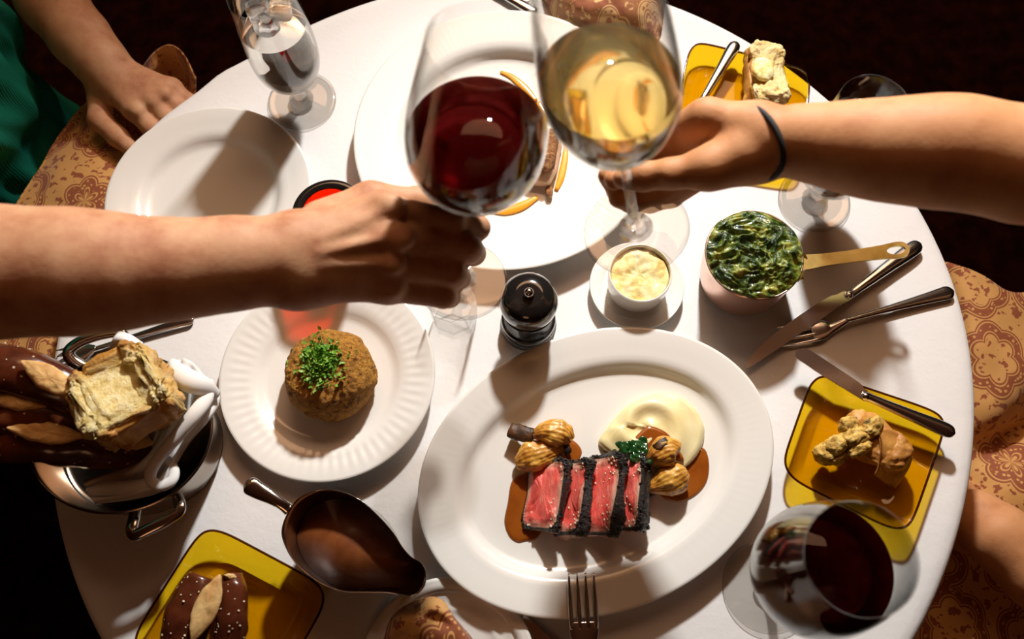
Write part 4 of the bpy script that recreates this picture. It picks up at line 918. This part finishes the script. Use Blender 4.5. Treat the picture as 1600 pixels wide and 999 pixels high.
nap('folded_napkin', [[(838, -70, .004), (870, -80, .030), (920, -85, .040), (970, -80, .040), (1010, -70, .032), (1040, -55, .006)],
                      [(842, -30, .004), (872, -35, .036), (920, -38, .050), (965, -35, .050), (1008, -30, .040), (1040, -20, .006)],
                      [(852, 2, .004), (880, 4, .034), (920, 2, .046), (966, 4, .048), (1006, 8, .042), (1038, 14, .006)],
                      [(862, 22, .003), (886, 26, .022), (920, 28, .034), (962, 32, .036), (1002, 38, .034), (1034, 42, .005)],
                      [(872, 34, .002), (895, 40, .006), (925, 46, .010), (962, 54, .012), (1000, 64, .012), (1028, 66, .003)]], M['napkin_rust'], 'folded rust and gold napkin at the far edge behind the largest plate', amp=.006, s=45)

# ------------------------------------------------------------------ people
HR = .0022
D3 = lambda L: [(dep(u, v, d), r) for u, v, d, r in L]
Z3 = lambda L: [(at(u, v, z), r) for u, v, z, r in L]
# man: right arm raised across the left side, hand closed round the stem
A = [(np.array([-.74, .06, .34]), .056), (np.array([-.60, -.02, .30]), .050), (dep(-190, 432, .60), .046)]
A += D3([(0, 425, .60, .0405), (115, 425, .605, .039), (200, 425, .612, .034), (290, 420, .62, .0300), (374, 411, .63, .0285), (450, 407, .64, .0275)])
man = chain(A, .02)
W1, W2 = dep(470, 390, .642), dep(470, 424, .642)
man += [cap_(A[-1][0], W1, .026, .024, .015), cap_(A[-1][0], W2, .026, .024, .015)]
mcp = D3([(598, 328, .650, .0125), (600, 369, .642, .0130), (602, 410, .645, .0125), (606, 447, .655, .0115)])
man += [cap_(W1, mcp[0][0], .023, .0135, .012), cap_(W1, mcp[1][0], .023, .0135, .012), cap_(W2, mcp[2][0], .023, .013, .012), cap_(W2, mcp[3][0], .022, .0125, .012), cap_(dep(520, 395, .66), dep(590, 400, .672), .022, .018, .012), cap_(mcp[0][0], mcp[3][0], .0115, .011, .010)]
fing = [D3([(600, 330, .648, .0128), (706, 349, .663, .0105), (746, 356, .684, .0094), (736, 362, .706, .0082)]),
        D3([(600, 370, .640, .0128), (731, 388, .664, .0106), (739, 396, .694, .0095), (712, 400, .712, .0084)]),
        D3([(602, 411, .645, .0122), (708, 429, .668, .0102), (716, 434, .696, .0092), (690, 434, .712, .0082)]),
        D3([(606, 448, .655, .0112), (693, 463, .674, .0090), (702, 464, .696, .0083), (682, 462, .711, .0074)])]
for f in fing: man += chain(f, .0035)
man += chain(D3([(505, 352, .664, .0190), (580, 318, .676, .0155), (655, 317, .688, .0112), (705, 330, .697, .0095)]), .008)
for u, v, d, r in ((612, 322, .637, .0085), (628, 371, .6275, .0095), (615, 411, .633, .0080), (614, 448, .6435, .0072), (706, 346, .6545, .0060), (731, 386, .655, .0062), (708, 428, .659, .0058)): man.append(ell_(dep(u, v, d), (r, r, r * .8), None, .008))
for a_, b_ in (((500, 378, .622), (606, 328, .637)), ((500, 396, .620), (612, 371, .630)), ((500, 414, .622), (604, 411, .634))): man.append(cap_(dep(*a_), dep(*b_), .0028, .0030, .006))
# man: left arm at rest, hand hooked over the table edge
sh = np.array([-.70, .47, .30]); B_ = [(sh, .052), (np.array([-.60, .56, .12]), .046)] + Z3([(55, -70, .01, .041), (80, 0, -.01, .0355), (126, 60, -.025, .0310), (160, 100, -.032, .0265), (176, 122, -.036, .0250)])
man += chain(B_, .02)
mk = Z3([(212, 172, -.036, .0125), (236, 157, -.034, .0128), (254, 146, -.036, .0122), (268, 139, -.040, .0112)])
for (p, r), q in zip(mk, ((172, 130), (176, 125), (180, 120), (184, 115))): man.append(cap_(at(*q, -.040), p, .019, r, .010))
man.append(cap_(mk[0][0], mk[3][0], .011, .0105, .010))
for c0, c1, c2 in (((238, 203, -.040), (242, 208, -.066), (244, 206, -.085)), ((262, 186, -.040), (266, 189, -.066), (266, 187, -.085)), ((281, 171, -.042), (284, 174, -.068), (284, 172, -.085)), ((294, 160, -.046), (296, 162, -.068), (296, 161, -.082))):
    i = len([1 for _ in man]) ; k = {238: 0, 262: 1, 281: 2, 294: 3}[c0[0]]
    man += chain([(mk[k][0], mk[k][1])] + Z3([(*c0, .0102), (*c1, .0092), (*c2, .0082)]), .0035)
man += chain(Z3([(158, 140, -.048, .0165), (156, 188, -.052, .0125), (184, 214, -.050, .0110), (203, 231, -.050, .0092)]), .007)
for u, v in ((214, 172), (238, 156), (256, 145)): man.append(ell_(at(u, v, -.0255), (.0072, .0072, .005), None, .007))
mv, mf = sdf_mesh(man, HR)
tor = [cap_((-.71, .30, -.26), (-.74, .29, .05), .125, .135, .05), cap_((-.74, .29, .05), (-.76, .26, .30), .14, .12, .05), cap_((-.74, .06, .34), (-.70, .47, .30), .055, .055, .05), cap_((-.77, .26, .36), (-.77, .26, .46), .055, .052, .03),
       ell_((-.77, .26, .58), (.095, .075, .115), None, .02), cap_((-.70, .26, .53), (-.705, .26, .49), .05, .045, .03), ell_((-.672, .26, .565), (.014, .012, .022), None, .012), ell_((-.77, .18, .57), (.02, .008, .03), None, .008), ell_((-.77, .34, .57), (.02, .008, .03), None, .008)]
tv, tf = sdf_mesh(tor, .007)
person = tag(obj('person', join([(mv, mf), (tv, tf)]), M['skin_man']), 'person in green shirt raising red wine, other hand on table edge', 'person')
hairv = sdf_mesh([ell_((-.785, .26, .605), (.098, .082, .108), None, .01), ell_((-.66, .26, .55), (.07, .12, .07), None, .02, True)], .006)
obj('hair', hairv, M['dark_cloth'], person)
sh_ = [cap_((-.705, .33, -.22), (-.72, .31, .02), .155, .165, .05), cap_((-.72, .31, .02), (-.76, .26, .30), .165, .135, .05), cap_((-.74, .07, .34), (-.60, -.02, .30), .075, .068, .04), cap_((-.70, .46, .30), (-.62, .54, .16), .072, .066, .04), cap_((-.74, .07, .34), (-.70, .46, .30), .075, .075, .05)]
sv, sf = sdf_mesh(sh_, .0065); sv, sf = nd(sv * [1, 1, .45], sf, .0, 11, 2, 1); sv = sv / [1, 1, .45]; dq = [mnoise.fractal(Vector((p[0] * 13, p[1] * 13 + p[2] * 3, p[2] * 5)), .9, 2.0, 3) for p in sv]; sv, sf = nd(sv, sf, .010, 9, 2, 2); sv[:, 0] += .026 * np.array(dq)
obj('shirt', (sv, sf), M['shirt'], person)
def legs(x, y, sgn):  # seated, feet on the carpet
    L = []
    for dy in (-.10, .10):
        L += chain([(np.array([x, y + dy * .9, -.27]), .085), (np.array([x + sgn * .40, y + dy * 1.3, -.235]), .066), (np.array([x + sgn * .42, y + dy * 1.3, -.66]), .048)], .03) + [cap_((x + sgn * .41, y + dy * 1.3, -.70), (x + sgn * .55, y + dy * 1.35, -.71), .040, .030, .02)]
    return sdf_mesh(L, .008)
def arm_hair(paths, count, seed):
    r = random.Random(seed); parts_V, parts_F = [], []
    for D, side in paths:
        D = cr(np.array([list(p) + [q] for p, q in D]), 20)
        for k in range(count):
            i = r.randrange(1, len(D) - 2); T = nz(D[i + 1, :3] - D[i, :3]); v = nz(CAM - D[i, :3]); S = nz(np.cross(T, v)); v = np.cross(S, T); a = r.uniform(-1.35, 1.35)
            N = v * math.cos(a) + S * math.sin(a); p = D[i, :3] + N * (D[i, 3] - .0004); d = nz(T * 1.0 + N * .28 + S * r.uniform(-.5, .5)); L = r.uniform(.006, .012); w_ = nz(np.cross(d, N)) * .00013
            o_ = len(parts_V); q = p + d * L * .5 + N * .0006; e = p + d * L - N * .0003; parts_V += [p - w_, p + w_, q + w_, q - w_, e]; parts_F += [(o_, o_ + 1, o_ + 2, o_ + 3), (o_ + 3, o_ + 2, o_ + 4)]
    return np.array(parts_V), parts_F
hp = arm_hair([([(p, q) for p, q in D3([(0, 425, .60, .0405), (115, 425, .605, .039), (200, 425, .612, .034), (290, 420, .62, .0300), (374, 411, .63, .0285), (440, 407, .64, .0280)])], 1), (Z3([(55, -70, .01, .041), (80, 0, -.01, .0355), (126, 60, -.025, .0310), (160, 100, -.032, .0270)]), 1)], 650, 4)
ah = obj('arm_hair', hp, M['arm_hair'], person, smooth=False); ah['kind'] = 'stuff'
obj('trousers', legs(-.62, .27, 1), M['dark_cloth'], person)
# woman: right arm raised from the right side, thumb in front of the stem
A = [(np.array([.86, .12, .36]), .050), (np.array([.62, .02, .33]), .042)] + D3([(1720, 268, .575, .0375), (1600, 258, .58, .0345), (1500, 239, .588, .0340), (1440, 236, .594, .0325), (1380, 235, .602, .0298), (1335, 231, .61, .0270), (1290, 226, .618, .0238), (1240, 221, .626, .0212), (1190, 221, .634, .0200)])
wom = chain(A, .015)
W1, W2 = dep(1180, 208, .636), dep(1180, 238, .636)
wom += [cap_(A[-1][0], W1, .018, .0165, .012), cap_(A[-1][0], W2, .018, .0165, .012)]
mcp = D3([(1082, 196, .652, .0115), (1084, 226, .662, .0115), (1092, 252, .668, .0110), (1102, 270, .672, .0100)])
for (p, r), w_ in zip(mcp, (W1, W1, W2, W2)): wom.append(cap_(w_, p, .0175, r, .010))
wom += [cap_(W1, dep(1105, 185, .640), .017, .0125, .012), cap_(W2, dep(1125, 262, .636), .018, .0150, .012), cap_(dep(1105, 185, .640), dep(1085, 200, .650), .0125, .0110, .010)]
wom += chain([mcp[0]] + D3([(1022, 232, .682, .0092), (982, 262, .686, .0084), (960, 282, .672, .0076)]), .0035)
wom += chain([mcp[1]] + D3([(1018, 288, .698, .0094), (966, 298, .698, .0086), (950, 275, .682, .0078)]), .0035)
wom += chain([mcp[2]] + D3([(1036, 302, .700, .0090), (986, 316, .704, .0084), (966, 310, .690, .0076)]), .0035)
wom += chain([mcp[3]] + D3([(1050, 308, .704, .0082), (1016, 318, .712, .0076), (998, 314, .706, .0068)]), .0035)
thumb = D3([(1150, 246, .630, .0175), (1104, 264, .630, .0145), (1046, 272, .634, .0100), (1004, 276, .640, .0096), (974, 279, .645, .0078)])
wom += chain(thumb, .007)
wom.append(ell_(dep(1046, 270, .6265), (.006, .006, .004), None, .006))
# woman: left forearm by the lap
B_ = [(np.array([.84, -.28, .28]), .048), (np.array([.76, -.46, .02]), .042)] + Z3([(1690, 945, -.10, .038), (1620, 890, -.095, .034), (1560, 838, -.095, .029), (1525, 808, -.105, .025)])
wom += chain(B_, .02)
e_ = B_[-1][0]; rad = nz(e_ * [1, 1, 0]); tng = np.array([-rad[1], rad[0], 0]); dn = np.array([0, 0, -1.0])
pk = e_ + dn * .055 + rad * .012; wom += [cap_(e_, pk + tng * s_, .022, .013, .01) for s_ in (-.022, -.004, .014, .028)]
for s_, ln in ((-.027, .055), (-.009, .062), (.010, .058), (.028, .046)): wom += chain([(pk + tng * s_, .0105), (pk + tng * s_ * 1.1 + dn * ln * .55 + rad * .006, .009), (pk + tng * s_ * 1.1 + dn * ln - rad * .002, .0078)], .0035)
wom += chain([(e_ + dn * .02 + tng * .02, .013), (e_ + dn * .05 + tng * .046, .0105), (e_ + dn * .078 + tng * .052, .0085)], .006)
wv, wf = sdf_mesh(wom, HR)
tor = [cap_((.86, -.08, -.26), (.90, -.08, .05), .12, .12, .05), cap_((.90, -.08, .05), (.92, -.08, .28), .12, .11, .05), cap_((.86, .12, .36), (.84, -.28, .28), .05, .05, .05), cap_((.91, -.08, .34), (.91, -.08, .44), .05, .046, .03),
       ell_((.91, -.08, .56), (.09, .07, .11), None, .02), cap_((.845, -.08, .51), (.85, -.08, .47), .045, .04, .03), ell_((.818, -.08, .545), (.013, .011, .02), None, .012), ell_((.91, -.155, .55), (.018, .007, .027), None, .008), ell_((.91, -.005, .55), (.018, .007, .027), None, .008)]
tv, tf = sdf_mesh(tor, .007)
person2 = tag(obj('person', join([(wv, wf), (tv, tf)]), M['skin_woman']), 'person with black hair tie on wrist raising white wine', 'person')
obj('hair', sdf_mesh([ell_((.93, -.08, .59), (.10, .085, .11), None, .02), cap_((.97, -.08, .56), (1.0, -.08, .30), .06, .05, .04), ell_((.80, -.08, .53), (.07, .12, .075), None, .02, True)], .006), M['dark_cloth'], person2)
obj('top', sdf_mesh([cap_((.88, -.08, -.26), (.91, -.08, .03), .135, .135, .05), cap_((.91, -.08, .03), (.925, -.08, .28), .135, .122, .05), cap_((.86, .12, .36), (.78, .09, .35), .064, .056, .04), cap_((.84, -.28, .28), (.81, -.36, .17), .062, .055, .04), cap_((.86, .12, .36), (.84, -.28, .28), .064, .064, .05)], .007), M['dark_cloth'], person2)
obj('trousers', legs(.88, -.08, -1), M['dark_cloth'], person2)
tp, bt, nr, fr = dep(1162, 170, .636), dep(1192, 273, .636), dep(1219, 221, .6045), dep(1138, 221, .664)
c_ = (tp + bt) / 2; U_, W_ = (bt - tp) / 2, (nr - fr) / 2; c2 = (nr + fr) / 2
band = [(c_ + c2) / 2 + U_ * 1.13 * math.cos(a) + W_ * 1.03 * math.sin(a) for a in np.linspace(0, 2 * math.pi, 49)]
obj('hair_tie', tube(band, .0021, 10, sub=1, cap=False), M['black_rubber'], person2)['label'] = 'black elastic hair tie'
tn = nz(thumb[-1][0] - thumb[-2][0]); nn = nz(CAM - thumb[-1][0]); V, F = ball((0, 0, 0), (.0068, .0050, .0013), 20, 12)
obj('thumbnail', (V @ frame(nn, tn).T + thumb[-1][0] * .65 + thumb[-2][0] * .35 + nn * .0078, F), M['nail'], person2)
